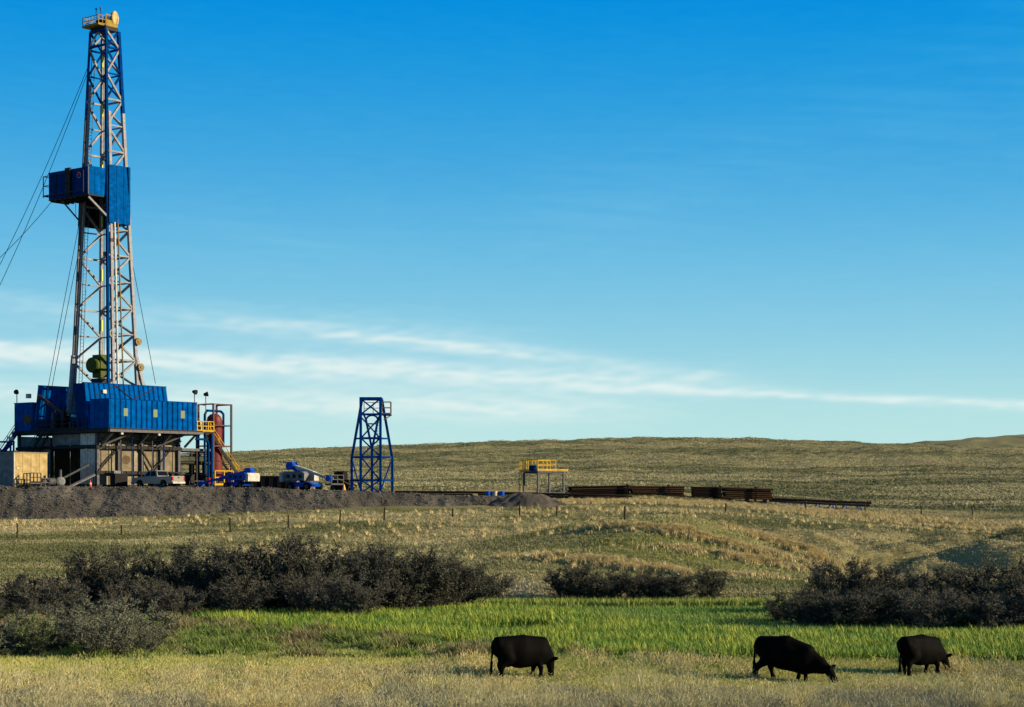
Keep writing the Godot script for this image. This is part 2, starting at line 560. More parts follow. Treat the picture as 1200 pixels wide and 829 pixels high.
func tuft(seed_: int, blades: int, h: float, r: float, w: float, droop: float, heads := 0.0) -> ArrayMesh:
	var g := RandomNumberGenerator.new()
	g.seed = seed_
	var b := MB.new()
	b.tinted = true
	for k in blades:
		var a := g.randf() * TAU
		var q := sqrt(g.randf()) * r
		var p0 := Vector3(cos(a) * q, -0.03, sin(a) * q)
		var t := g.randf() * TAU
		var dir := Vector3(cos(t), 0, sin(t))
		var hh := h * g.randf_range(0.6, 1.1)
		var dr := droop * g.randf_range(0.2, 1.2) * hh
		var p1 := p0 + Vector3(0, hh * 0.58, 0) + dir * dr * 0.28
		var p2 := p0 + Vector3(0, hh * (1.0 - 0.18 * droop), 0) + dir * dr
		var s := Vector3(-dir.z, 0, dir.x) * w * g.randf_range(0.6, 1.2) * 0.5
		var tone := g.randf_range(0.7, 1.2)
		b.col = Color(tone, tone * g.randf_range(0.93, 1.05), tone * g.randf_range(0.8, 1.1))
		b.quad(p0 - s, p0 + s, p1 + s * 0.85, p1 - s * 0.85)
		b.tri(p1 - s * 0.85, p1 + s * 0.85, p2)
		if g.randf() < heads:
			b.col = Color(1.35, 1.25, 1.15)
			var up := (p2 - p1).normalized()
			var hs := s.normalized() * 0.012
			b.quad(p2 - up * 0.03, p2 + hs + up * 0.05, p2 + up * 0.14, p2 - hs + up * 0.05)
			hs = hs.rotated(Vector3.UP, 1.57)
			b.quad(p2 - up * 0.03, p2 + hs + up * 0.05, p2 + up * 0.14, p2 - hs + up * 0.05)
	return b.mesh()

func reed_front(x: float) -> float:
	var pts := [[-60.0, 113.0], [-19.0, 106.0], [-13.0, 97.5], [-7.2, 90.5], [-1.6, 83.5], [3.6, 77.6], [10.0, 75.2], [20.0, 74.0], [60.0, 72.0]]
	for k in pts.size() - 1:
		if x < pts[k + 1][0]:
			return lerpf(pts[k][1], pts[k + 1][1], clampf((x - pts[k][0]) / (pts[k + 1][0] - pts[k][0]), 0.0, 1.0))
	return 74.0

func reed_back(x: float) -> float:
	# the bed narrows to the right where the brush comes forward
	return lerpf(113.5, 90.5, sstep(-1.0, 11.0, x)) + 1.2 * nz.get_noise_2d(x * 3.0, 12.0)

func make_grass():
	var g := rng
	# pasture in front: dry stalks with pale heads, greener towards the reeds
	var dry := [Field.new(), Field.new()]
	var fresh := [Field.new(), Field.new()]
	for k in 98000:
		var d := 56.0 + 30.0 * pow(g.randf(), 0.9)
		var x := g.randf_range(-0.31, 0.31) * d
		var fr := reed_front(x)
		if d > minf(fr + 0.6, 80.0): continue
		var a := nz2.get_noise_2d(x * 5.0, d * 1.6) + 0.5 * nz.get_noise_2d(x * 16.0, d * 5.0)
		var e := nz.get_noise_2d(x * 4.0 + 50.0, d * 1.2) + 0.4 * nz2.get_noise_2d(x * 14.0, d * 6.0)
		var graze := clampf(maxf(maxf(bump(x, d, 0.4, 67.6, 3.0, 3.2), bump(x, d, 9.4, 66.8, 3.2, 3.2)), bump(x, d, 14.5, 69.0, 2.8, 3.0)) + 0.25 * e, 0.0, 1.0)
		var band := sstep(58.5, 65.5, d + a * 7.0)
		var at := spot(x, d)
		var tone := g.randf_range(0.75, 1.2)
		if g.randf() > band * (0.88 + 0.9 * e + 0.25 * sstep(69.0, 74.0, d)):
			var c := Color(0.37, 0.365, 0.24).lerp(Color(0.60, 0.53, 0.24), clampf(0.1 + band * 0.75 + a * 1.1, 0.0, 1.0)) * tone
			dry[k % 2].put(at, g.randf() * TAU, g.randf_range(0.8, 1.3), g.randf_range(0.55, 1.15) * (0.9 + 0.35 * a) * (1.0 - 0.62 * graze), c, g.randf_range(-0.15, 0.12))
		else:
			var c := Color(0.50, 0.50, 0.17).lerp(Color(0.19, 0.28, 0.05), clampf(0.32 - e * 1.6 + sstep(72.0, 80.0, d) * 0.3, 0.0, 1.0)) * tone
			fresh[k % 2].put(at, g.randf() * TAU, g.randf_range(0.8, 1.3), g.randf_range(0.6, 1.1) * (0.9 + 0.3 * e) * (1.0 - 0.62 * graze), c, g.randf_range(-0.15, 0.12))
	var wisps := Field.new()
	for k in 6000:
		var d := 56.0 + 13.0 * pow(g.randf(), 1.5)
		var x := g.randf_range(-0.30, 0.30) * d
		if nz2.get_noise_2d(x * 7.0 + 30.0, d * 3.0) < -0.05: continue
		if maxf(maxf(bump(x, d, 0.4, 67.0, 2.4, 2.8), bump(x, d, 9.4, 66.2, 2.6, 2.8)), bump(x, d, 14.5, 68.4, 2.2, 2.8)) > 0.3: continue
		wisps.put(spot(x, d), g.randf() * TAU, g.randf_range(0.7, 1.2), g.randf_range(0.6, 1.15), Color(0.46, 0.45, 0.26).lerp(Color(0.62, 0.58, 0.30), g.randf()) * g.randf_range(0.75, 1.1), g.randf_range(-0.2, 0.15))
	sow("grass_stalks", "sparse tall pale stalks with feathery heads above the near grass", "grass", tuft(21, 5, 0.66, 0.16, 0.012, 0.4, 0.9), wisps, M.blade)
	sow("dry_grass", "tall straw coloured dry grass along the bottom of the picture", "grass", tuft(1, 11, 0.42, 0.16, 0.017, 0.35, 0.4), dry[0], M.blade)
	sow("dry_grass", "grey and straw dry grass with pale seed heads in the near pasture", "grass", tuft(2, 9, 0.50, 0.18, 0.015, 0.45, 0.5), dry[1], M.blade)
	sow("pasture_grass", "yellow green pasture grass around the cows", "grass", tuft(3, 13, 0.32, 0.17, 0.020, 0.4), fresh[0], M.blade)
	sow("pasture_grass", "yellow green pasture grass in front of the reeds", "grass", tuft(4, 12, 0.36, 0.19, 0.018, 0.5, 0.15), fresh[1], M.blade)
	# reed bed
	var reeds := [Field.new(), Field.new()]
	for k in 64000:
		var d := g.randf_range(71.5, 116.0)
		var x := g.randf_range(-0.30, 0.31) * d
		var fr := reed_front(x) + 1.1 * nz.get_noise_2d(x * 5.0, 31.0)
		if d < fr or d > reed_back(x) or x < -19.5 + 0.02 * d: continue
		var hole := nz2.get_noise_2d(x * 1.2, d * 1.7)
		if x < 2.0 and hole > 0.32: continue
		var at := spot(x, d)
		var e := nz.get_noise_2d(x * 4.0, d * 4.0)
		var c := Color(0.075, 0.19, 0.015).lerp(Color(0.30, 0.35, 0.04), clampf(0.42 + e * 0.9 + g.randf_range(-0.5, 0.5), 0.0, 1.0))
		var tall := 0.80 + 0.2 * e
		reeds[k % 2].put(at, g.randf() * TAU, g.randf_range(0.8, 1.2), tall * g.randf_range(0.8, 1.15), c, g.randf_range(-0.12, 0.12))
	# second, farther belt along the creek
	for k in 9000:
		var d := g.randf_range(113.0, 120.0)
		var x := g.randf_range(-8.0, 16.0)
		if d < 114.5 + 1.5 * nz.get_noise_2d(x * 3.0, 2.0) or d > 118.5: continue
		var c := Color(0.13, 0.22, 0.03).lerp(Color(0.30, 0.34, 0.06), g.randf())
		reeds[k % 2].put(spot(x, d), g.randf() * TAU, 1.0, g.randf_range(0.9, 1.25), c, g.randf_range(-0.12, 0.12))
	sow("reed_bed", "dense bed of upright green and yellow reeds behind the cows", "reeds", tuft(5, 8, 0.80, 0.15, 0.034, 0.30), reeds[0], M.blade)
	sow("reed_bed", "bright green broad leaved reeds filling the wet meadow", "reeds", tuft(6, 7, 0.76, 0.16, 0.038, 0.40), reeds[1], M.blade)
	# short bright grass between the reeds and the creek
	var lush := Field.new()
	for k in 60000:
		var d := g.randf_range(78.0, 124.0)
		var x := g.randf_range(-0.31, 0.32) * d
		if x < -4.0 or d < reed_back(x) - 0.5: continue
		var e := nz.get_noise_2d(x * 1.5, d * 3.0)
		var c := Color(0.10, 0.24, 0.025).lerp(Color(0.24, 0.30, 0.07), clampf(0.3 + e * 1.4, 0.0, 1.0)) * g.randf_range(0.75, 1.15)
		lush.put(spot(x, d), g.randf() * TAU, g.randf_range(1.0, 1.5), g.randf_range(0.6, 1.2), c, g.randf_range(-0.1, 0.1))
	sow("lush_grass", "soft bright green grass behind the reed bed", "grass", tuft(7, 14, 0.42, 0.22, 0.022, 0.5), lush, M.blade)
	# rough weeds on the left between pasture and reeds
	var weeds := Field.new()
	for k in 46000:
		var d := g.randf_range(76.0, 116.0)
		var x := g.randf_range(-0.32, 0.02) * d
		var fr := reed_front(x)
		if d < 76.0 + 2.0 * nz.get_noise_2d(x * 2.0, 8.0): continue
		if d > fr + 0.5 and not (x < -17.0): continue
		var e := nz.get_noise_2d(x * 9.0, d * 4.0)
		var a := nz2.get_noise_2d(x * 6.0, d * 1.6)
		var c := Color(0.17, 0.25, 0.04).lerp(Color(0.28, 0.23, 0.12), clampf(0.28 + a * 2.4 + (d - 92.0) * 0.02, 0.0, 1.0)) * g.randf_range(0.6, 1.15)
		weeds.put(spot(x, d), g.randf() * TAU, g.randf_range(0.8, 1.7), g.randf_range(0.4, 0.95) + 2.0 * maxf(e, -0.2), c, g.randf_range(-0.2, 0.2))
	sow("weeds", "rough brown and green weeds between the pasture and the reeds", "weeds", tuft(9, 16, 0.50, 0.28, 0.026, 0.75), weeds, M.blade)
	# meadow up to the pad
	var short := [Field.new(), Field.new()]
	var gold := Field.new()
	for k in 125000:
		var d := 121.0 + 118.0 * g.randf()
		var x := g.randf_range(-0.30, 0.30) * d
		if x < 4.5 and d > 206.5 : continue
		var a := nz2.get_noise_2d(x * 1.0, d * 1.6)
		var e := nz3.get_noise_2d(x * 0.35, d * 0.9)
		var strip := nz.get_noise_2d(x * 1.1, d * 5.0)
		var c := Color(0.40, 0.375, 0.20).lerp(Color(0.135, 0.155, 0.055), clampf(0.42 + a * 1.7 + e * 1.0 + strip * 0.9, 0.0, 1.0)) * g.randf_range(0.75, 1.15)
		# knoll turf is greener
		c = c.lerp(Color(0.21, 0.24, 0.055), 0.85 * bump(x, d, 13.0, 147.0, 13.0, 15.0))
		short[k % 2].put(spot(x, d), g.randf() * TAU, g.randf_range(0.9, 1.6), g.randf_range(0.5, 1.1) * (1.0 + 0.4 * strip), c, g.randf_range(-0.2, 0.2))
	# [x, d, spread x, spread d, slope of the band, count]
	for e in [[19.0, 219.0, 15.0, 4.0, 0.0, 5200], [34.0, 222.0, 12.0, 3.0, 0.0, 1200], [17.0, 163.0, 6.0, 1.5, -0.55, 2600], [15.0, 151.0, 7.0, 1.2, -0.45, 1800], [9.0, 141.0, 7.0, 1.1, -0.6, 1500], [17.0, 145.0, 5.0, 1.1, -0.3, 900], [22.0, 156.0, 4.0, 1.5, -0.6, 1500],
			[60.0, 209.0, 26.0, 2.0, 0.1, 1600], [44.0, 214.0, 16.0, 3.0, 0.0, 500], [2.0, 176.0, 22.0, 14.0, 0.0, 420], [48.0, 190.0, 22.0, 9.0, 0.0, 420], [-30.0, 195.0, 30.0, 8.0, 0.0, 260], [10.0, 196.0, 14.0, 5.0, 0.0, 260]]:
		for k in e[5]:
			var u := g.randfn(0.0, 0.55)
			var x: float = e[0] + u * e[2]
			var d: float = e[1] + g.randfn(0.0, 0.55) * e[3] + u * e[2] * e[4]
			if x < 3.5 and d > 205.0: continue
			if d > 227.0: continue
			if nz.get_noise_2d(x * 8.0, d * 10.0) < -0.12: continue
			gold.put(spot(x, d), g.randf() * TAU, g.randf_range(0.8, 1.4), g.randf_range(0.5, 1.1), Color(0.50, 0.42, 0.19).lerp(Color(0.68, 0.58, 0.31), g.randf()) * g.randf_range(0.75, 1.1), g.randf_range(-0.15, 0.15))
	sow("meadow_grass", "short olive and straw grass on the slope below the pad", "grass", tuft(10, 15, 0.24, 0.36, 0.028, 0.8), short[0], M.blade)
	sow("meadow_grass", "low tussocks of dry grass on the slope behind the brush", "grass", tuft(11, 16, 0.21, 0.42, 0.030, 0.9), short[1], M.blade)
	sow("golden_grass", "pale golden bunch grass on the knoll and below the pipe racks", "grass", tuft(12, 20, 0.62, 0.20, 0.035, 0.6, 0.3), gold, M.blade)
	# the hill behind: coarse tussocks and low sage
	var hill := [Field.new(), Field.new()]
	for k in 150000:
		var d := 240.0 + 400.0 * pow(g.randf(), 1.15)
		var x := g.randf_range(-0.28, 0.29) * d
		if x < 4.0 and d < 272.0: continue
		var a := nz2.get_noise_2d(x * 0.5, d * 1.4)
		var e := nz3.get_noise_2d(x * 0.35, d * 0.9)
		var strip := nz.get_noise_2d(x * 0.4, d * 2.2)
		var c := Color(0.355, 0.345, 0.19).lerp(Color(0.115, 0.135, 0.056), clampf(0.5 + a * 2.2 + e * 1.8 + strip * 0.9, 0.0, 1.0)) * g.randf_range(0.82, 1.1)
		if g.randf() < 0.02: c = Color(0.06, 0.075, 0.03)
		hill[k % 2].put(spot(x, d), g.randf() * TAU, g.randf_range(0.9, 1.9), g.randf_range(0.4, 1.1) * (1.0 + 0.6 * strip), c, g.randf_range(-0.2, 0.2))
	sow("hill_grass", "coarse dry tussocks covering the hill behind the pad", "grass", tuft(13, 16, 0.24, 0.55, 0.06, 0.9), hill[0], M.blade)
	sow("hill_grass", "olive prairie grass and low sage on the hill", "grass", tuft(14, 16, 0.21, 0.62, 0.07, 1.0), hill[1], M.blade)
	# clods and stones on the bank of the pad
	var rock := MB.new()
	rock.tinted = true
	var rp: Array[Vector3] = []
	for q in [[0, 1, 0], [0.9, 0.3, 0.2], [0.2, 0.35, 1.0], [-0.85, 0.25, 0.4], [-0.5, 0.4, -0.8], [0.6, 0.2, -0.85], [0, -0.5, 0]]:
		rp.append(Vector3(q[0], q[1], q[2]) * 0.16)
	for q in 5:
		var w := (q + 1) % 5
		rock.tri(rp[0], rp[1 + w], rp[1 + q])
		rock.tri(rp[6], rp[1 + q], rp[1 + w])
	var stones := Field.new()
	for k in 16000:
		var x := g.randf_range(-64.0, 7.0)
		var d := g.randf_range(203.0, 213.0)
		var y := pad_height(x, d)
		if y < ground(x, d) - 0.05: continue
		var s := g.randf_range(0.2, 0.65) if g.randf() < 0.97 else g.randf_range(0.65, 1.2)
		var t := g.randf_range(0.06, 0.16)
		stones.put(Vector3(x, y, -d), g.randf() * TAU, s, s * g.randf_range(0.6, 1.2), Color(t, t * 0.95, t * 0.85), g.randf_range(-0.4, 0.4))
	sow("bank_rubble", "loose clods and stones on the gravel bank", "rubble", rock.mesh(), stones, M.rock)

func shrub_meshes(seed_: int, spread: float, leaves_per: int, bare: float) -> Array:
	# about 3.4 m tall; returns [stems, crown]
	var g := RandomNumberGenerator.new()
	g.seed = seed_
	var wood := MB.new()
	var crown := MB.new()
	crown.tinted = true
	for s in 11:
		var a := TAU * (s + g.randf() * 0.8) / 11.0
		var p := Vector3(cos(a), 0, sin(a)) * g.randf_range(0.05, 0.5) + Vector3(0, -0.15, 0)
		var dir := Vector3(cos(a) * spread * g.randf_range(0.2, 1.15), 1.0, sin(a) * spread * g.randf_range(0.2, 1.15)).normalized()
		var reach := g.randf_range(2.2, 3.1)
		var r := 0.055
		for k in 5:
			dir = (dir + Vector3(g.randf_range(-0.3, 0.3), g.randf_range(-0.12, 0.2), g.randf_range(-0.3, 0.3))).normalized()
			var q := p + dir * reach / 5.0
			wood.tube(p, q, r, r * 0.78, 5)
			r *= 0.78
			for m in (1 if k == 0 else 3):
				var bd := (dir * 0.5 + Vector3(g.randf_range(-1, 1), g.randf_range(-0.45, 0.85), g.randf_range(-1, 1)).normalized()).normalized()
				var bp := p.lerp(q, g.randf())
				var bl := g.randf_range(0.5, 1.05) * (1.15 - 0.12 * k)
				var bq := bp
				for u in 3:
					var nd := (bd + Vector3(g.randf_range(-0.35, 0.35), g.randf_range(-0.25, 0.35), g.randf_range(-0.35, 0.35))).normalized()
					var nq := bq + nd * bl / 3.0
					wood.tube(bq, nq, 0.018 - 0.004 * u, 0.014 - 0.004 * u, 3)
					for tw in 5:
						var td := (nd * 0.6 + Vector3(g.randf_range(-1, 1), g.randf_range(-0.4, 1.0), g.randf_range(-1, 1))).normalized()
						var tp := bq.lerp(nq, g.randf())
						var tl := g.randf_range(0.18, 0.42)
						crown.col = Color(0.9, 0.82, 0.78) * g.randf_range(0.6, 1.2)
						crown.tube(tp, tp + td * tl, 0.007, 0.003, 3)
						if g.randf() < bare: continue
						for lf in leaves_per:
							var lp := tp + td * tl * g.randf_range(0.15, 1.05) + Vector3(g.randf_range(-0.05, 0.05), g.randf_range(-0.05, 0.05), g.randf_range(-0.05, 0.05))
							var e0 := Vector3(g.randf_range(-1, 1), g.randf_range(-1, 1), g.randf_range(-1, 1)).normalized() * g.randf_range(0.035, 0.06)
							var e1 := e0.cross(Vector3(g.randf_range(-1, 1), g.randf_range(-1, 1), g.randf_range(-1, 1))).normalized() * g.randf_range(0.016, 0.028)
							var tone := g.randf_range(0.6, 1.35)
							crown.col = Color(tone, tone * g.randf_range(0.95, 1.05), tone * g.randf_range(0.85, 1.1))
							crown.quad(lp - e0, lp + e1, lp + e0, lp - e1)
					bq = nq
					bd = nd
			p = q
		for m in 5:
			var sd := (dir * 0.6 + Vector3(g.randf_range(-0.7, 0.7), g.randf_range(0.3, 1.0), g.randf_range(-0.7, 0.7))).normalized()
			var sp := p
			for u in 3:
				var nq := sp + sd * g.randf_range(0.14, 0.26)
				crown.col = Color(0.9, 0.82, 0.76) * g.randf_range(0.6, 1.1)
				crown.tube(sp, nq, 0.012 - 0.003 * u, 0.009 - 0.003 * u, 3)
				sd = (sd + Vector3(g.randf_range(-0.3, 0.3), 0.1, g.randf_range(-0.3, 0.3))).normalized()
				sp = nq
	return [wood.mesh(), crown.mesh()]

func make_shrubs():
	var kinds := []
	for k in 4:
		kinds.append(shrub_meshes(40 + k, [0.75, 0.95, 0.6, 0.85][k], [7, 6, 7, 5][k], [0.02, 0.1, 0.04, 0.25][k]))
	var tones := []
	for c in [Color(0.046, 0.053, 0.038), Color(0.07, 0.075, 0.06), Color(0.125, 0.14, 0.10), Color(0.15, 0.19, 0.08)]:
		var m: StandardMaterial3D = M.leaf.duplicate()
		m.albedo_color = (c as Color).linear_to_srgb()
		tones.append(m)
	var order := ["first", "second", "third", "fourth", "fifth", "sixth", "seventh", "eighth", "ninth", "tenth", "eleventh", "twelfth", "thirteenth", "fourteenth", "fifteenth", "sixteenth", "seventeenth", "eighteenth", "nineteenth", "twentieth",
		"twenty-first", "twenty-second", "twenty-third", "twenty-fourth", "twenty-fifth", "twenty-sixth", "twenty-seventh", "twenty-eighth", "twenty-ninth", "thirtieth"]
	# [column, base row, top row, kind, tone, widening]
	var rows := {
		"dark brush shrub in the long thicket left of the creek, %s from the left edge": [[-28, 723, 675, 0, 0, 1.2], [6, 727, 679, 1, 0, 1.2], [30, 721, 673, 2, 0, 1.2], [58, 729, 679, 0, 1, 1.2], [84, 723, 675, 3, 0, 1.2], [108, 721, 652, 1, 0, 1.0], [136, 721, 633, 3, 0, 1.0],
			[158, 729, 679, 0, 1, 1.1], [184, 723, 660, 2, 0, 1.1], [208, 729, 683, 1, 1, 1.1], [230, 721, 637, 0, 0, 0.95], [256, 723, 641, 2, 0, 1.0], [282, 727, 675, 3, 1, 1.1], [300, 721, 643, 1, 0, 1.0], [326, 723, 633, 0, 0, 1.0], [350, 721, 627, 2, 0, 0.95],
			[372, 727, 667, 3, 1, 1.1], [398, 723, 654, 1, 0, 1.1], [416, 729, 675, 0, 1, 1.0], [440, 721, 637, 2, 0, 1.0], [466, 723, 643, 0, 0, 1.0], [490, 721, 639, 1, 0, 1.0], [514, 721, 654, 3, 0, 1.0], [540, 719, 658, 0, 0, 1.0], [564, 715, 664, 1, 0, 1.0], [-10, 732, 701, 2, 0, 1.3], [46, 732, 705, 1, 1, 1.3], [96, 731, 701, 0, 0, 1.3], [146, 730, 703, 2, 0, 1.3], [196, 730, 701, 1, 0, 1.3]],
		"low dark shrub on the creek bank below the knoll, %s from the left": [[664, 706, 666, 0, 0, 1.3], [690, 708, 662, 2, 0, 1.25], [716, 708, 668, 1, 0, 1.2], [748, 709, 670, 3, 0, 1.1], [772, 710, 666, 1, 0, 1.15], [792, 710, 674, 0, 0, 1.1], [830, 706, 666, 2, 0, 0.9]],
		"dark brush shrub in the thicket right of the knoll, %s from the left": [[918, 734, 700, 0, 0, 1.3], [948, 738, 688, 2, 0, 1.2], [978, 722, 652, 3, 1, 0.9], [984, 740, 688, 1, 0, 1.25], [1012, 724, 656, 0, 0, 1.0], [1026, 740, 688, 2, 0, 1.2], [1048, 726, 666, 1, 0, 1.1], [1070, 740, 688, 0, 1, 1.2], [1092, 744, 688, 3, 1, 1.1],
			[1104, 730, 666, 2, 0, 1.1], [1128, 742, 692, 1, 0, 1.2], [1146, 730, 662, 0, 0, 1.1], [1166, 744, 698, 2, 1, 1.2], [1184, 730, 652, 1, 0, 1.1], [1204, 742, 678, 0, 0, 1.2], [1236, 736, 658, 2, 0, 1.2], [1275, 738, 662, 1, 0, 1.2]],
		"grey green bush among the weeds at the left edge, %s from the left": [[8, 776, 726, 1, 2, 1.2], [36, 776, 720, 0, 3, 0.9], [70, 772, 722, 2, 2, 1.0], [92, 770, 706, 0, 2, 1.0], [118, 776, 716, 3, 2, 1.1], [146, 768, 700, 2, 2, 1.0], [172, 772, 730, 1, 2, 1.0], [-26, 774, 714, 0, 2, 1.2]],
	}
	var groups := {"dark brush shrub in the long": "brush along the creek", "low dark shrub on the": "shrubs below the knoll", "dark brush shrub in the thicket": "brush right of the knoll", "grey green bush among the": "bushes at the left edge"}
	for label in rows:
		var list: Array = rows[label]
		list.sort_custom(func(a, b): return a[0] < b[0])
		var group := ""
		for key in groups:
			if (label as String).begins_with(key): group = groups[key]
		for i in list.size():
			var e: Array = list[i]
			var at := on_ground(e[0], e[1])
			var d := -at.z
			var tall := (float(e[1]) - float(e[2])) * d / FOCAL
			var t := thing("shrub", label % order[i], "shrub", at, rng.randf() * 360.0, group)
			var s := tall / 2.95
			t.scale = Vector3(s * e[5] * 1.08, s, s * e[5] * 1.08)
			obj(t, "stems", kinds[e[3]][0], M.wood)
			obj(t, "crown", kinds[e[3]][1], tones[e[4]])

# ------------------------------------------------------------------ cattle
func cow_mesh(bones: Array, lo: Vector3, hi: Vector3, cell: float) -> ArrayMesh:
	# bones: [from, to, r0, r1, z squash]; smooth union of tapered capsules meshed as surface nets
	var nx := int((hi.x - lo.x) / cell) + 2
	var ny := int((hi.y - lo.y) / cell) + 2
	var nzc := int((hi.z - lo.z) / cell) + 2
	var f := PackedFloat32Array()
	f.resize(nx * ny * nzc)
	var kk := 34.0
	for b in bones:
		var a: Vector3 = b[0]
		var e: Vector3 = b[1]
		var r0: float = b[2]
		var r1: float = b[3]
		var sq: float = b[4]
		var pad := maxf(r0, r1) + 0.16
		var x0 := maxi(0, int((minf(a.x, e.x) - pad - lo.x) / cell))
		var x1 := mini(nx - 1, int((maxf(a.x, e.x) + pad - lo.x) / cell) + 1)
		var y0 := maxi(0, int((minf(a.y, e.y) - pad - lo.y) / cell))
		var y1 := mini(ny - 1, int((maxf(a.y, e.y) + pad - lo.y) / cell) + 1)
		var z0 := maxi(0, int((minf(a.z, e.z) - pad - lo.z) / cell))
		var z1 := mini(nzc - 1, int((maxf(a.z, e.z) + pad - lo.z) / cell) + 1)
		var ab := e - a
		ab.z /= sq
		var l2 := maxf(ab.length_squared(), 0.000001)
		for i in range(x0, x1 + 1):
			for j in range(y0, y1 + 1):
				for m in range(z0, z1 + 1):
					var p := Vector3(lo.x + i * cell - a.x, lo.y + j * cell - a.y, (lo.z + m * cell - a.z) / sq)
					var t := clampf(p.dot(ab) / l2, 0.0, 1.0)
					var dist := (p - ab * t).length() - lerpf(r0, r1, t)
					if dist < 0.16:
						f[(i * ny + j) * nzc + m] += exp(-kk * maxf(dist, -0.5))
	var ids := {}
	var v := PackedVector3Array()
	var iso := 1.0
	var stepx := ny * nzc
	var offs := [0, stepx, nzc, stepx + nzc, 1, stepx + 1, nzc + 1, stepx + nzc + 1]
	var corner := [Vector3(0, 0, 0), Vector3(1, 0, 0), Vector3(0, 1, 0), Vector3(1, 1, 0), Vector3(0, 0, 1), Vector3(1, 0, 1), Vector3(0, 1, 1), Vector3(1, 1, 1)]
	var edges := [[0, 1], [2, 3], [4, 5], [6, 7], [0, 2], [1, 3], [4, 6], [5, 7], [0, 4], [1, 5], [2, 6], [3, 7]]
	for i in nx - 1:
		for j in ny - 1:
			for m in nzc - 1:
				var at := (i * ny + j) * nzc + m
				var inside := 0
				for q in 8:
					if f[at + offs[q]] > iso: inside += 1
				if inside == 0 or inside == 8: continue
				var sum := Vector3.ZERO
				var cnt := 0
				for e in edges:
					var fa := f[at + offs[e[0]]]
					var fb := f[at + offs[e[1]]]
					if (fa > iso) == (fb > iso): continue
					var la := log(maxf(fa, 1e-6))
					var lb := log(maxf(fb, 1e-6))
					sum += (corner[e[0]] as Vector3).lerp(corner[e[1]], clampf(la / (la - lb), 0.0, 1.0))
					cnt += 1
				ids[at] = v.size()
				v.append(lo + (Vector3(i, j, m) + sum / cnt) * cell)
	var ix := PackedInt32Array()
	var nn := PackedVector3Array()
	nn.resize(v.size())
	var axes := [[stepx, nzc, 1], [nzc, 1, stepx], [1, stepx, nzc]]
	for at in ids:
		for ax in axes:
			if at + ax[0] >= f.size(): continue
			var a: bool = f[at] > iso
			if a == (f[at + ax[0]] > iso): continue
			var p0 = ids.get(at - ax[1] - ax[2], -1)
			var p1 = ids.get(at - ax[2], -1)
			var p2 = ids[at]
			var p3 = ids.get(at - ax[1], -1)
			if p0 < 0 or p1 < 0 or p3 < 0: continue
			var quad := [p0, p1, p2, p3] if a else [p3, p2, p1, p0]
			var fn: Vector3 = (v[quad[2]] - v[quad[0]]).cross(v[quad[3]] - v[quad[1]])
			for q in quad: nn[q] += fn
			ix.append_array([quad[0], quad[2], quad[1], quad[0], quad[3], quad[2]])
	for k in nn.size(): nn[k] = nn[k].normalized()
	var arr := []
	arr.resize(Mesh.ARRAY_MAX)
	arr[Mesh.ARRAY_VERTEX] = v
	arr[Mesh.ARRAY_NORMAL] = nn
	arr[Mesh.ARRAY_INDEX] = ix
	var mesh := ArrayMesh.new()
	mesh.add_surface_from_arrays(Mesh.PRIMITIVE_TRIANGLES, arr)
	return mesh

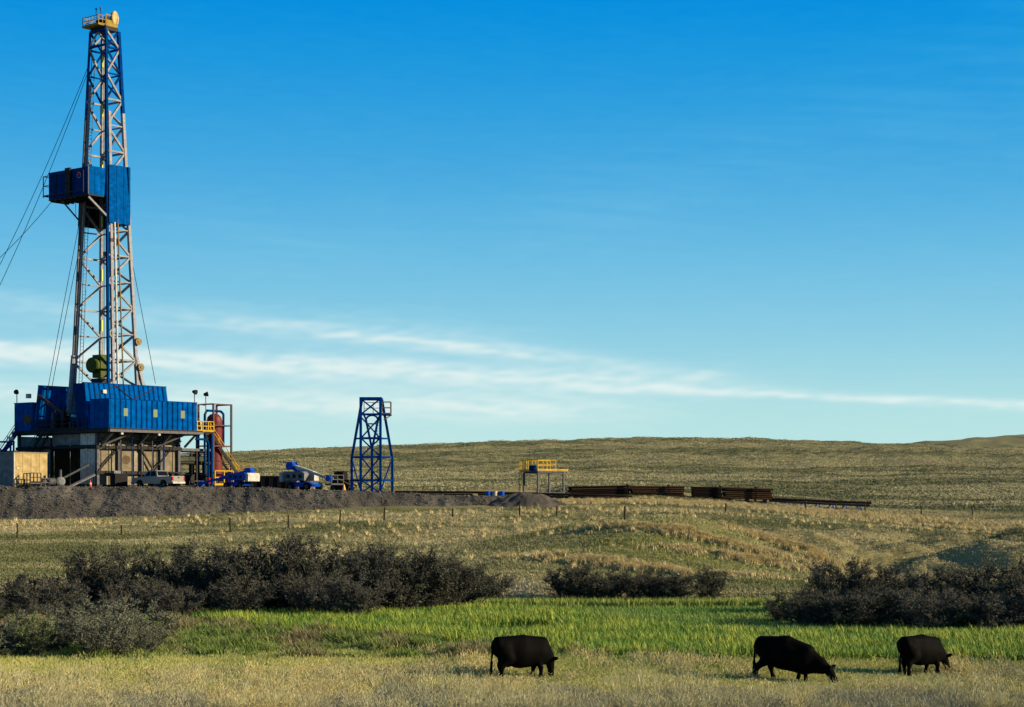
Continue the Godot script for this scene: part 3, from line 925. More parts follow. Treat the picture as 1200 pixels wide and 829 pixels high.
func cow_bones(poll: Vector3, muzzle: Vector3, stride: float, dip: float) -> Array:
	var b := []
	var V := func(x, y, z): return Vector3(x, y, z)
	# trunk: deep chest, belly, flat back, wide hips
	b.append([V.call(-0.68, 0.98, 0), V.call(-0.1, 0.86, 0), 0.33, 0.47, 0.76])
	b.append([V.call(-0.1, 0.86, 0), V.call(0.50, 0.88 - dip, 0), 0.47, 0.42, 0.74])
	b.append([V.call(-0.84, 1.22, 0), V.call(0.0, 1.22, 0), 0.13, 0.15, 1.5])
	b.append([V.call(0.0, 1.22, 0), V.call(0.66, 1.20 - dip, 0), 0.15, 0.16, 1.2])
	b.append([V.call(-0.86, 1.10, 0.15), V.call(-0.78, 0.92, 0.16), 0.14, 0.15, 1.0])
	b.append([V.call(-0.86, 1.10, -0.15), V.call(-0.78, 0.92, -0.16), 0.14, 0.15, 1.0])
	b.append([V.call(-0.25, 0.53, 0), V.call(0.32, 0.56, 0), 0.14, 0.14, 1.5])
	b.append([V.call(-0.46, 0.56, 0), V.call(-0.52, 0.50, 0), 0.14, 0.10, 1.1])
	b.append([V.call(-0.60, 0.74, 0), V.call(0.58, 0.72 - dip * 0.6, 0), 0.17, 0.20, 1.1])
	# brisket, neck, head
	var nb: Vector3 = V.call(0.62, 0.98 - dip, 0)
	b.append([nb, nb.lerp(poll, 0.6), 0.31, 0.22, 0.72])
	b.append([V.call(0.60, 0.68 - dip, 0), nb.lerp(poll, 0.75) + Vector3(-0.03, -0.12, 0), 0.17, 0.10, 0.6])
	b.append([nb.lerp(poll, 0.55), poll, 0.20, 0.125, 0.8])
	var hd := muzzle - poll
	b.append([poll, poll + hd * 0.45, 0.13, 0.105, 0.85])
	b.append([poll + hd * 0.4, muzzle, 0.105, 0.075, 0.9])
	b.append([muzzle - hd.normalized() * 0.04, muzzle, 0.085, 0.08, 1.0])
	var back := Vector3(-hd.y, hd.x, 0).normalized()
	if back.x < 0: back = -back
	for s in [-1.0, 1.0]:
		b.append([poll + Vector3(0, 0, s * 0.09) + back * 0.03, poll + Vector3(0, 0.03, s * 0.20) + back * 0.11, 0.03, 0.042, 1.0])
		b.append([poll + Vector3(0, 0.03, s * 0.20) + back * 0.11, poll + Vector3(0, 0.04, s * 0.25) + back * 0.15, 0.042, 0.02, 1.0])
		# legs
		var q: float = stride * s
		b.append([V.call(-0.68, 0.98, s * 0.17), V.call(-0.56, 0.70, s * 0.19), 0.23, 0.18, 0.8])
		b.append([V.call(-0.56, 0.70, s * 0.19), V.call(-0.74 - q, 0.44, s * 0.19), 0.18, 0.085, 0.9])
		b.append([V.call(-0.76 - q, 0.46, s * 0.19), V.call(-0.73 - q * 1.4, 0.13, s * 0.19), 0.066, 0.052, 1.0])
		b.append([V.call(-0.73 - q * 1.4, 0.13, s * 0.19), V.call(-0.69 - q * 1.4, 0.03, s * 0.19), 0.058, 0.07, 1.0])
		b.append([V.call(0.52, 0.88 - dip, s * 0.18), V.call(0.42, 0.62, s * 0.18), 0.18, 0.11, 0.75])
		b.append([V.call(0.42, 0.62, s * 0.18), V.call(0.48 + q, 0.37, s * 0.17), 0.10, 0.066, 1.0])
		b.append([V.call(0.48 + q, 0.37, s * 0.17), V.call(0.46 + q * 1.3, 0.12, s * 0.17), 0.06, 0.048, 1.0])
		b.append([V.call(0.46 + q * 1.3, 0.12, s * 0.17), V.call(0.50 + q * 1.3, 0.03, s * 0.17), 0.055, 0.068, 1.0])
	# tail
	b.append([V.call(-0.90, 1.24, 0), V.call(-1.03, 1.05, 0), 0.05, 0.032, 1.0])
	b.append([V.call(-1.03, 1.05, 0), V.call(-1.06, 0.55, 0), 0.032, 0.026, 1.0])
	b.append([V.call(-1.06, 0.55, 0), V.call(-1.08, 0.22, 0), 0.034, 0.05, 1.0])
	return b

func make_cows():
	var lo := Vector3(-1.25, -0.08, -0.62)
	var hi := Vector3(1.75, 1.52, 0.62)
	# [column, distance, turn, scale, poll, muzzle, stride, dip, label]
	var herd := [
		[613.0, 69.0, 24.0, 1.13, Vector3(0.92, 0.60, 0), Vector3(0.95, 0.17, 0), 0.05, 0.05, "black cow seen side on with its tail hanging, leftmost of three"],
		[923.0, 68.2, -28.0, 1.15, Vector3(1.28, 0.42, 0), Vector3(1.48, 0.10, 0), 0.14, 0.22, "black cow with sloping back and head stretched low, middle of three"],
		[1081.0, 70.5, 36.0, 1.07, Vector3(1.05, 0.58, 0), Vector3(1.25, 0.20, 0), 0.08, 0.09, "black cow nearest the right edge, legs hidden in grass"]]
	for h in herd:
		var b := cow_bones(h[4], h[5], h[6], h[7])
		var x := xof(h[0], h[1])
		var t := thing("cow", h[8], "cow", spot(x, h[1]), h[2], "grazing cows")
		t.scale = Vector3.ONE * float(h[3])
		obj(t, "body", cow_mesh(b, lo, hi, 0.03), M.hide)
		for s in [-1.0, 1.0]:
			var hd: Vector3 = h[5] - h[4]
			var e := SphereMesh.new()
			e.radius = 0.02
			e.height = 0.04
			e.radial_segments = 10
			e.rings = 6
			obj(t, "eye", e, M.glass).position = h[4] + hd * 0.28 + Vector3(0, 0, s * 0.105)

# ------------------------------------------------------------------ steelwork helpers
func ribbed(w: float, h: float, t: float) -> ArrayMesh:
	# one pressed wall sheet standing in x,y, raised towards +z, with bevelled sides
	var b := MB.new()
	var k := minf(0.10, w * 0.16)
	var x := w * 0.5
	var y := h * 0.5
	b.quad(Vector3(-x + k, -y, t), Vector3(x - k, -y, t), Vector3(x - k, y, t), Vector3(-x + k, y, t))
	b.quad(Vector3(-x, -y, 0), Vector3(-x + k, -y, t), Vector3(-x + k, y, t), Vector3(-x, y, 0))
	b.quad(Vector3(x - k, -y, t), Vector3(x, -y, 0), Vector3(x, y, 0), Vector3(x - k, y, t))
	b.quad(Vector3(x, -y, -0.05), Vector3(-x, -y, -0.05), Vector3(-x, y, -0.05), Vector3(x, y, -0.05))
	b.quad(Vector3(-x, y, -0.05), Vector3(-x, y, 0), Vector3(x, y, 0), Vector3(x, y, -0.05))
	b.tri(Vector3(-x, y, 0), Vector3(-x + k, y, t), Vector3(x, y, 0)); b.tri(Vector3(-x + k, y, t), Vector3(x - k, y, t), Vector3(x, y, 0))
	return b.mesh()

func sheet_wall(parent: Node, called: String, a: Vector3, b: Vector3, up: Vector3, count: int, mats: Array, relief := 0.11):
	# a row of ribbed sheets from a to b (bottom line) rising along up; they face (b - a) x up
	var run := (b - a) / count
	var m := ribbed(run.length() - 0.03, up.length(), relief)
	var ex := run.normalized()
	var ey := up.normalized()
	var ez := ex.cross(ey)
	for k in count:
		var o := obj(parent, called, m, mats[rng.randi() % mats.size()])
		o.transform = Transform3D(Basis(ex, ey, ez), a + run * (k + 0.5) + up * 0.5)

func railing(parent: Node, called: String, pts: Array, h: float, r: float, mat_: Material, gap := 1.5):
	var b := MB.new()
	for k in pts.size() - 1:
		var p: Vector3 = pts[k]
		var q: Vector3 = pts[k + 1]
		var n := maxi(1, int(round((q - p).length() / gap)))
		for j in n + 1:
			if j == 0 and k > 0: continue
			var s := p.lerp(q, float(j) / n)
			b.bar(s, s + Vector3(0, h, 0), r * 2.0)
		for e in [1.0, 0.55, 0.08]:
			b.bar(p + Vector3(0, h * e, 0), q + Vector3(0, h * e, 0), r * 1.7, r * (1.7 if e > 0.1 else 3.5))
	return obj(parent, called, b.mesh(), mat_)

func stairs(parent: Node, top: Vector3, foot: Vector3, side: Vector3, step_mat: Material, rail_mat: Material):
	var t := node(parent, "staircase")
	beam(t, "stringer", top + side, foot + side, 0.09, step_mat, 0.30)
	beam(t, "stringer", top - side, foot - side, 0.09, step_mat, 0.30)
	var b := MB.new()
	var n := int((top.y - foot.y) / 0.22)
	for k in n:
		var p := top.lerp(foot, (k + 0.5) / n)
		var run := Vector3(foot.x - top.x, 0, foot.z - top.z).normalized()
		b.bar(p - side * 0.97, p + side * 0.97, 0.26, 0.04)
	obj(t, "treads", b.mesh(), M.steel)
	for s in [side, -side]:
		var r := MB.new()
		var up := Vector3(0, 1.05, 0)
		r.bar(top + s + up, foot + s + up, 0.06)
		r.bar(top + s + up * 0.55, foot + s + up * 0.55, 0.05)
		for k in 5:
			var p: Vector3 = (top + s).lerp(foot + s, k / 4.0)
			r.bar(p, p + up, 0.06)
		obj(t, "handrail", r.mesh(), rail_mat)
	return t

func flood_light(parent: Node, foot: Vector3, h: float, aim: Vector3):
	var t := node(parent, "flood_light")
	rod(t, "pole", foot, foot + Vector3(0, h, 0), 0.05, M.steel)
	var b := MB.new()
	b.lathe(foot + Vector3(0, h + 0.1, 0) - aim * 0.25, aim, [[0.0, 0.0], [0.0, 0.14], [0.15, 0.20], [0.5, 0.30], [0.5, 0.0]], 10)
	obj(t, "lamp_housing", b.mesh(), M.dark)
	return t

# ------------------------------------------------------------------ drilling rig
func make_rig():
	var base := Vector3(xof(122.0, 225.0), 7.44, -225.0)
	var rig := thing("drilling_rig", "tall drilling rig with latticed mast and blue sheet cabins", "drilling rig", base, 50.0)
	var F := 6.6                                     # drill floor
	# ---- substructure
	var sub := node(rig, "substructure")
	var X0 := -5.9
	var X1 := 5.6
	for z in [6.0, -7.6]:
		for x in [X0, -3.0, 0.2, 3.0, X1]:
			beam(sub, "post", Vector3(x, -0.05, z + 0.25 * signf(z)), Vector3(x, F - 0.45, z + 0.25 * signf(z)), 0.32, M.steel)
		for y in [0.25, 1.75, 4.55]:
			beam(sub, "girder", Vector3(X0 - 0.3, y, z + 0.38 * signf(z)), Vector3(X1 + 0.3, y, z + 0.38 * signf(z)), 0.3, M.dark, 0.34)
		for e in [[-5.9, 2.0, -3.2, 4.4], [0.0, 4.4, 1.8, 2.0], [1.8, 2.0, 4.2, 4.4]]:
			beam(sub, "brace", Vector3(e[0], e[1], z + 0.46 * signf(z)), Vector3(e[2], e[3], z + 0.46 * signf(z)), 0.16, M.dark)
	for y in [0.25, 4.6]:
		for e in [[6.3, 3.3], [-2.0, -7.9]]:
			beam(sub, "girder", Vector3(X0 - 0.1, y, e[0]), Vector3(X0 - 0.1, y, e[1]), 0.3, M.dark, 0.34)
		beam(sub, "girder", Vector3(X1 + 0.1, y, 6.3), Vector3(X1 + 0.1, y, -7.9), 0.3, M.dark, 0.34)
	beam(sub, "girder", Vector3(X0 - 0.1, 4.6, 3.29), Vector3(X0 - 0.1, 4.6, -1.99), 0.3, M.dark, 0.34)
	var clad := node(rig, "cladding")
	var px := X0
	var widths := [1.75, 1.45, 1.9, 1.75, 1.6, 1.5, 1.55]
	for k in 7:
		var w: float = widths[k]
		for e in [[0.0, 1.55], [1.95, 4.35], [4.78, 6.1]]:
			var o := block(clad, "wall_panel", Vector3(px + w * 0.5, (e[0] + e[1]) * 0.5, 6.0 + 0.03 * (k % 2)), Vector3(w - 0.07, e[1] - e[0], 0.08), [M.beige, M.beige2][(k + int(e[0])) % 2])
			if k == 2 and e[0] > 1.0 and e[0] < 3.0: o.set_meta("label", "wall panel with a brown round stain")
		px += w
	# rust coloured round stain on one panel
	var stain := MB.new()
	for k in 18:
		var a0 := TAU * k / 18
		var a1 := TAU * (k + 1) / 18
		var r0 := 0.5 + 0.08 * nz.get_noise_1d(k * 9.0)
		var r1 := 0.5 + 0.08 * nz.get_noise_1d(((k + 1) % 18) * 9.0)
		stain.tri(Vector3(0, 0, 0), Vector3(cos(a0) * r0 * 1.15, sin(a0) * r0, 0), Vector3(cos(a1) * r1 * 1.15, sin(a1) * r1, 0))
	obj(clad, "stain", stain.mesh(), M.stain).position = Vector3(-1.75, 3.2, 6.048)
	for e in [[3.35, 4.6, 0.5, 4.35], [4.65, 5.9, 0.5, 4.35], [3.35, 4.6, 4.8, 6.1], [4.65, 5.9, 4.8, 6.1]]:
		block(clad, "wall_panel", Vector3(X0 - 0.02, (e[2] + e[3]) * 0.5, (e[0] + e[1]) * 0.5), Vector3(0.08, e[3] - e[2], e[1] - e[0]), M.white)
	for e in [[-4.6, -2.1], [-7.4, -4.7]]:
		block(clad, "wall_panel", Vector3(X0 - 0.02, 3.0, (e[0] + e[1]) * 0.5), Vector3(0.08, 5.6, e[1] - e[0]), M.panel_grey)
	block(clad, "wall_panel", Vector3(X0 + 0.2, 5.45, 0.6), Vector3(0.08, 1.2, 5.2), M.panel_grey)
	for k in 5:
		block(clad, "wall_panel", Vector3(X0 + 1.16 + k * 2.3, 3.0, -7.55), Vector3(2.22, 5.9, 0.08), M.beige2)
	block(clad, "wall_panel", Vector3(X1 + 0.02, 3.0, 0.0), Vector3(0.08, 5.9, 11.0), M.dark)  # dark panel added to deepen the shade seen through the opening
	for k in 7:
		var zz := 6.55 + 0.12 * (k % 3)
		var xx := -4.8 + k * 1.5
		rod(sub, "conduit", Vector3(xx, 0.4, zz + 0.3), Vector3(xx, 5.9, zz + 0.3), 0.05 + 0.03 * (k % 2), [M.dark, M.steel, M.navy][k % 3])
	rod(sub, "conduit", Vector3(X0, 5.55, 6.7), Vector3(X1, 5.4, 6.7), 0.09, M.steel)
	rod(sub, "conduit", Vector3(X0, 5.2, 6.6), Vector3(3.0, 5.2, 6.6), 0.06, M.dark)
	block(sub, "control_cabinet", Vector3(-4.3, 1.0, 7.4), Vector3(0.9, 1.9, 0.6), M.panel_grey)
	block(sub, "control_cabinet", Vector3(3.9, 0.9, 7.5), Vector3(1.3, 1.7, 0.7), M.dark)
	# blowout preventer stack in the dark opening
	var bop := MB.new()
	bop.lathe(Vector3(0, 0, 0), Vector3.UP, [[0.0, 0.9], [0.3, 0.9], [0.3, 0.4], [1.0, 0.4], [1.0, 0.75], [1.7, 0.75], [1.7, 0.4], [2.2, 0.4], [2.2, 0.85], [3.3, 0.7], [3.3, 0.25], [5.9, 0.25]], 14)
	obj(rig, "blowout_preventer", bop.mesh(), M.red_grey)
	# ---- floor
	var fl := node(rig, "drill_floor")
	block(fl, "deck", Vector3(0.35, F - 0.12, 0.2), Vector3(13.2, 0.22, 17.4), M.dark)
	for x in [-6.1, -3.0, 0.2, 3.4, 6.6]:
		beam(fl, "joist", Vector3(x, F - 0.4, 8.7), Vector3(x, F - 0.4, -8.4), 0.26, M.dark, 0.3)
	beam(fl, "edge_beam", Vector3(-6.3, F - 0.3, 8.86), Vector3(7.0, F - 0.3, 8.86), 0.14, M.steel, 0.28)
	beam(fl, "edge_beam", Vector3(-6.38, F - 0.3, 8.8), Vector3(-6.38, F - 0.3, -8.5), 0.14, M.dark, 0.34)
	for x in [-5.6, -0.6, 2.6, 6.2]:
		beam(fl, "knee_brace", Vector3(x, 4.75, 6.6), Vector3(x, F - 0.5, 8.5), 0.2, M.steel)
	for e in [[-5.6, -2.9], [2.0, 4.9]]:
		beam(fl, "knee_brace", Vector3(e[0], 4.7, 6.7), Vector3(e[1], F - 0.5, 8.2), 0.2, M.steel)
	for x in [-4.6, 0.6]:
		var lm := MB.new()
		lm.box(Vector3.ZERO, Vector3(0.3, 0.22, 0.25))
		obj(fl, "work_lamp", lm.mesh(), M.white).position = Vector3(x, F - 0.6, 8.8)
	railing(fl, "railing", [Vector3(-6.3, F, 5.0), Vector3(-6.3, F, -5.0)], 1.1, 0.04, M.dark)
	# ---- cabins on both sides
	for s in [1.0, -1.0]:
		var cab := node(rig, "doghouse")
		var z0 := 5.2
		var z1 := 8.5
		var y0 := F
		var y1 := F + 3.1
		var xa := -6.1 if s > 0 else -6.1
		var xb := 6.4 if s > 0 else 5.0
		var mats := [M.blue, M.blue2, M.blue]
		if s > 0:
			sheet_wall(cab, "wall_sheet", Vector3(xa, y0, z1), Vector3(xb, y0, z1), Vector3(0, y1 - y0, 0), 17, mats)
			sheet_wall(cab, "wall_sheet", Vector3(xa, y0, z0), Vector3(xa, y0, z1), Vector3(0, y1 - y0, 0), 4, mats, 0.05)
			sheet_wall(cab, "wall_sheet", Vector3(xb, y0, z1), Vector3(xb, y0, z0), Vector3(0, y1 - y0, 0), 4, mats, 0.05)
			sheet_wall(cab, "wall_sheet", Vector3(xb, y0, z0), Vector3(xa, y0, z0), Vector3(0, y1 - y0, 0), 8, mats, 0.05)
			for x in [-3.9, 0.25, 4.2]:
				var wd := block(cab, "window", Vector3(x, y0 + 1.75, z1 + 0.10), Vector3(0.58, 0.85, 0.08), M.pale_window)
			block(cab, "roof", Vector3((xa + xb) * 0.5, y1 + 0.05, (z0 + z1) * 0.5), Vector3(xb - xa + 0.08, 0.1, z1 - z0 + 0.08), M.navy)
			beam(cab, "corner_post", Vector3(xa, y0, z1 + 0.02), Vector3(xa, y1, z1 + 0.02), 0.12, M.blue2)
			# leaning wind wall behind the cabin
			var ww := node(rig, "wind_wall")
			sheet_wall(ww, "wall_sheet", Vector3(xa, F, z0 - 0.25), Vector3(5.7, F, z0 - 0.25), Vector3(-0.35, 5.0, -0.55), 17, mats)
			beam(ww, "top_rail", Vector3(xa - 0.35, F + 5.05, z0 - 0.8), Vector3(5.35, F + 5.05, z0 - 0.8), 0.12, M.navy)
			sheet_wall(ww, "wall_sheet", Vector3(xa + 0.02, F, z0 - 2.3), Vector3(xa + 0.02, F, z0 - 0.3), Vector3(-0.3, 5.0, -0.3), 3, [M.navy], 0.05)
			for e in [[1.0, 3.6, 4.2, 4.9], [4.0, 4.9, 6.4, 3.4], [6.4, 3.4, 9.6, 4.8]]:
				var cp := Vector3(xa + e[0], F + e[1], z0 - 0.1 - 0.11 * e[1])
				var cq := Vector3(xa + e[2], F + e[3], z0 - 0.1 - 0.11 * e[3])
				rod(ww, "draped_cable", cp, cq, 0.06, M.dark)
			for x in [2.6, 5.05, 5.8]:
				beam(cab, "rusty_seam", Vector3(x, y0 + 0.05, z1 + 0.035), Vector3(x, y1 - 0.05, z1 + 0.035), 0.07, M.rust, 0.05)
			block(ww, "light_box", Vector3(xa + 2.35, F + 4.15, z0 - 0.5), Vector3(0.5, 0.4, 0.3), M.white)
		else:
			sheet_wall(cab, "wall_sheet", Vector3(xa, y0, -z1), Vector3(xa, y0, -z0), Vector3(0, y1 - y0, 0), 4, mats, 0.05)
			sheet_wall(cab, "wall_sheet", Vector3(xa, y0, -z0), Vector3(xb, y0, -z0), Vector3(0, y1 - y0, 0), 14, mats, 0.05)
			sheet_wall(cab, "wall_sheet", Vector3(xb, y0, -z1), Vector3(xa, y0, -z1), Vector3(0, y1 - y0, 0), 14, mats, 0.05)
			block(cab, "roof", Vector3((xa + xb) * 0.5, y1 + 0.05, -(z0 + z1) * 0.5), Vector3(xb - xa + 0.08, 0.1, z1 - z0 + 0.08), M.navy)
			block(cab, "window", Vector3(xa - 0.06, y0 + 1.3, -6.0), Vector3(0.05, 1.0, 1.3), M.stain)
			var ww := node(rig, "wind_wall")
			sheet_wall(ww, "wall_sheet", Vector3(xa, F, -z0 + 0.25), Vector3(5.4, F, -z0 + 0.25), Vector3(0.3, 5.0, 0.5), 17, mats)
			beam(ww, "top_rail", Vector3(xa + 0.3, F + 5.05, -z0 + 0.75), Vector3(5.7, F + 5.05, -z0 + 0.75), 0.12, M.navy)
			block(ww, "light_box", Vector3(xa - 0.1, F + 3.9, -z0 - 0.5), Vector3(0.4, 0.5, 0.5), M.white)
			flood_light(cab, Vector3(xa + 0.2, y1 + 0.1, -8.3), 1.1, Vector3(-0.6, 0.2, 0.4).normalized())
	# floor machinery seen through the open side
	var dw := node(rig, "drawworks")
	var drum := MB.new()
	drum.lathe(Vector3(2.2, F + 1.3, -2.6), Vector3(0, 0, 1), [[0.0, 0.0], [0.0, 1.15], [0.2, 1.15], [0.2, 0.7], [2.8, 0.7], [2.8, 1.15], [3.0, 1.15], [3.0, 0.0]], 20)
	obj(dw, "drum", drum.mesh(), M.dark)
	block(dw, "housing", Vector3(3.6, F + 1.0, -1.0), Vector3(1.6, 2.0, 4.4), M.steel)
	var ch := node(rig, "pipe_handler")
	beam(ch, "arm", Vector3(-6.0, F + 3.9, -4.2), Vector3(-4.4, F + 1.9, -1.8), 0.34, M.red_grey)
	beam(ch, "arm", Vector3(-4.4, F + 1.9, -1.8), Vector3(-3.6, F + 2.2, 0.4), 0.4, M.steel)
	block(ch, "foot", Vector3(-4.3, F + 0.8, -1.6), Vector3(0.8, 1.6, 0.8), M.dark)
	for k in 9:
		var zz := -4.0 + k * 0.95
		var sm := MB.new()
		var hgt := rng.randf_range(0.7, 2.1)
		sm.box(Vector3(0, hgt * 0.5, 0), Vector3(rng.randf_range(0.3, 0.7), hgt, rng.randf_range(0.3, 0.7)))
		sm.tube(Vector3(0, hgt, 0), Vector3(0.2, hgt + rng.randf_range(0.2, 0.9), 0.1), 0.09, 0.05, 8, true)
		obj(rig, "floor_tool", sm.mesh(), [M.dark, M.steel, M.dark, M.panel_grey][k % 4]).position = Vector3(rng.randf_range(-5.6, -3.2), F, zz)
	for k in 6:
		var hose := MB.new()
		var p := Vector3(-3.4 + 0.25 * k, F + 5.2, 2.2)
		for q in 8:
			var t := (q + 1) / 8.0
			var p2 := Vector3(-3.4 + 0.25 * k - 0.9 * sin(t * 3.1), F + 5.2 - 5.0 * t, 2.2 + 0.5 * sin(t * 5.0 + k))
			hose.tube(p, p2, 0.07, 0.07, 6)
			p = p2
		obj(rig, "hose", hose.mesh(), M.black)
	# ---- mast
	var mast := node(rig, "mast")
	var A := func(y: float) -> float: return lerpf(2.05, 0.88, (y - 12.0) / 40.0)
	var corner := func(sx: float, sz: float, y: float) -> Vector3:
		var a := lerpf(2.05, 0.88, (y - 12.0) / 40.0)
		return Vector3(sx * a, y, sz * a * 1.6)
	var ytop := 51.9
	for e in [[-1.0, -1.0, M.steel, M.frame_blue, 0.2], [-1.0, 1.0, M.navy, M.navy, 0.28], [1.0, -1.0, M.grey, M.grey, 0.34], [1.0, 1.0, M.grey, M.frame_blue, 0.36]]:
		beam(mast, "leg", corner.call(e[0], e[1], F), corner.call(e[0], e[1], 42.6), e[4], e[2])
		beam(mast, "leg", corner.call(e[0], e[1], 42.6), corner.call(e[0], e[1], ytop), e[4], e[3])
	# paler second chords beside the blue ones
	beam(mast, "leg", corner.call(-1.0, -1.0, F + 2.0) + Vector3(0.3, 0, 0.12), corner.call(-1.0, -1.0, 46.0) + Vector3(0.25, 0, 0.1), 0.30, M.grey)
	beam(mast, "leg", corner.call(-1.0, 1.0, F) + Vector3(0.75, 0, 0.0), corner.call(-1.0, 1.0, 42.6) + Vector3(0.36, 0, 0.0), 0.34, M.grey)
	var bay := 2.95
	var faces := [[Vector2(-1, -1), Vector2(1, -1)], [Vector2(-1, 1), Vector2(1, 1)], [Vector2(1, -1), Vector2(1, 1)]]
	for fi in 3:
		var c0: Vector2 = faces[fi][0]
		var c1: Vector2 = faces[fi][1]
		var y := 8.6
		var k := 0
		while y < ytop - 1.0:
			var y2 := minf(y + bay, ytop)
			var p0: Vector3 = corner.call(c0.x, c0.y, y)
			var p1: Vector3 = corner.call(c1.x, c1.y, y)
			var q0: Vector3 = corner.call(c0.x, c0.y, y2)
			var q1: Vector3 = corner.call(c1.x, c1.y, y2)
			var m: Material = M.grey if y < 46.0 else M.frame_blue
			beam(mast, "strut", p0, p1, 0.2 if k % 2 == 0 else 0.14, m)
			if (fi + k) % 2 == 0: beam(mast, "brace", p0, q1, 0.22, M.grey)
			else: beam(mast, "brace", p1, q0, 0.22, M.grey)
			if y > 44.0: beam(mast, "brace", p1 if (fi + k) % 2 == 0 else p0, q0 if (fi + k) % 2 == 0 else q1, 0.18, M.frame_blue)
			y = y2
			k += 1
	beam(mast, "strut", corner.call(-1.0, -1.0, ytop), corner.call(-1.0, 1.0, ytop), 0.3, M.navy)
	beam(mast, "strut", corner.call(-1.0, -1.0, 50.2), corner.call(-1.0, 1.0, 50.2), 0.22, M.navy)
	beam(mast, "brace", corner.call(-1.0, -1.0, 50.2), corner.call(-1.0, 0.0, ytop), 0.16, M.grey)
	beam(mast, "brace", corner.call(-1.0, 1.0, 50.2), corner.call(-1.0, 0.0, ytop), 0.16, M.grey)
	# rakers at the foot of the mast
	for e in [[1.0, 1.0, 3.4, 3.0], [1.0, -1.0, 3.2, -2.6], [-1.0, -1.0, -2.8, -2.0]]:
		beam(mast, "raker", corner.call(e[0], e[1], 15.2), Vector3(e[2] * 1.05, F, e[3] * 1.45), 0.36, M.grey)
	# ladder
	var lad := MB.new()
	var l0: Vector3 = corner.call(-0.45, -1.0, F + 1.0)
	var l1: Vector3 = corner.call(-0.45, -1.0, 49.0)
	for s in [-0.22, 0.22]:
		lad.bar(l0 + Vector3(s, 0, 0.12), l1 + Vector3(s, 0, 0.12), 0.05)
	for k in 105:
		var p := l0.lerp(l1, k / 105.0) + Vector3(0, 0, 0.12)
		lad.bar(p - Vector3(0.22, 0, 0), p + Vector3(0.22, 0, 0), 0.035)
	obj(mast, "ladder", lad.mesh(), M.steel)
	for y in [48.9, 43.3, 36.9, 30.7, 24.6, 18.8]:
		var p: Vector3 = corner.call(0.95, -0.86, y)
		beam(mast, "tube_light", p - Vector3(0.1, 0.65, 0), p + Vector3(-0.1, 0.65, 0), 0.19, M.lamp_cream)
	# lines and cables inside the mast
	for e in [[0.1, 0.2], [-0.3, 0.1], [0.4, -0.3], [-0.2, 0.55], [0.1, -0.55]]:
		rod(mast, "drill_line", Vector3(e[0], 15.0, e[1] * 1.6), Vector3(e[0] * 0.7, 51.5, e[1]), 0.025, M.dark)
	# standpipe with its hose on the right truss
	rod(mast, "standpipe", corner.call(-0.45, 1.08, F), corner.call(-0.45, 1.1, 30.0), 0.13, M.white)
	rod(mast, "standpipe", corner.call(-0.05, 1.08, F), corner.call(-0.15, 1.1, 30.5), 0.09, M.tan)
	for e in [[1.1, 16.7, M.tan], [1.18, 13.8, M.cream]]:
		var sh := MB.new()
		sh.lathe(corner.call(e[0], 1.1, e[1]) - Vector3(0, 0, 0.1), Vector3(0, 0, 1), [[0.0, 0.0], [0.0, 0.42], [0.08, 0.42], [0.12, 0.34], [0.18, 0.42], [0.26, 0.42], [0.26, 0.16], [0.32, 0.16], [0.32, 0.0]], 18)
		obj(mast, "sheave", sh.mesh(), M.tan)
	beam(mast, "winch_bracket", corner.call(0.9, -0.7, 27.0), corner.call(0.9, -0.4, 27.0), 0.45, M.red_grey)
	beam(mast, "winch_bracket", corner.call(-0.8, 1.0, 28.0), corner.call(-0.4, 1.0, 28.0), 0.4, M.red_grey)
	# travelling block and top drive
	var tb := node(rig, "travelling_block")
	var blk := MB.new()
	blk.lathe(Vector3(-1.2, 14.0, -0.2), Vector3(-1, 0, 0.25), [[0.0, 0.0], [0.0, 0.75], [0.12, 0.88], [0.5, 0.88], [0.62, 0.75], [0.62, 0.3], [0.7, 0.0]], 22)
	obj(tb, "sheave_case", blk.mesh(), M.green)
	block(tb, "frame", Vector3(-0.7, 13.9, 0.0), Vector3(0.8, 2.6, 1.5), M.green)
	block(tb, "top_drive", Vector3(-0.5, 10.4, 0.2), Vector3(1.5, 4.2, 1.9), M.dark)
	rod(tb, "drill_pipe", Vector3(-0.5, 6.7, 0.2), Vector3(-0.5, 8.3, 0.2), 0.14, M.dark)
	# ---- wind walls and racking board half way up
	var wb := node(rig, "mast_wind_wall")
	var y0 := 29.9
	var y1 := 36.5
	var ca: Vector3 = corner.call(-1.0, 1.0, y0) + Vector3(0.0, 0, 0.3)
	var cb: Vector3 = corner.call(1.0, 1.0, y0) + Vector3(0.0, 0, 0.3)
	sheet_wall(wb, "wall_sheet", ca, cb, corner.call(-1.0, 1.0, y1) + Vector3(0.08, 0, 0.3) - ca, 3, [M.blue2, M.blue], 0.03)
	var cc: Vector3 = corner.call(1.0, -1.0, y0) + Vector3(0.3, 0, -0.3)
	sheet_wall(wb, "wall_sheet", cb + Vector3(0, 0, -0.1), cc, corner.call(1.0, -1.0, y1) + Vector3(0.3, 0, -0.3) - cc + Vector3(0, 0, -0.3), 5, [M.dark], 0.03)  # dark colour paints the shade on the inside of blue sheets
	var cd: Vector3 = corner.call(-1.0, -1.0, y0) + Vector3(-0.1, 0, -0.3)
	sheet_wall(wb, "wall_sheet", cc, cd, Vector3(0.1, y1 - y0, 0.3), 3, [M.dark], 0.03)  # inside shade put into the colour here too
	var mb := node(rig, "racking_board")
	var bx0 := -3.95
	var bx1 := -1.35
	var bz0 := -5.0
	var bz1 := 2.15
	var by0 := 32.9
	var by1 := 35.95
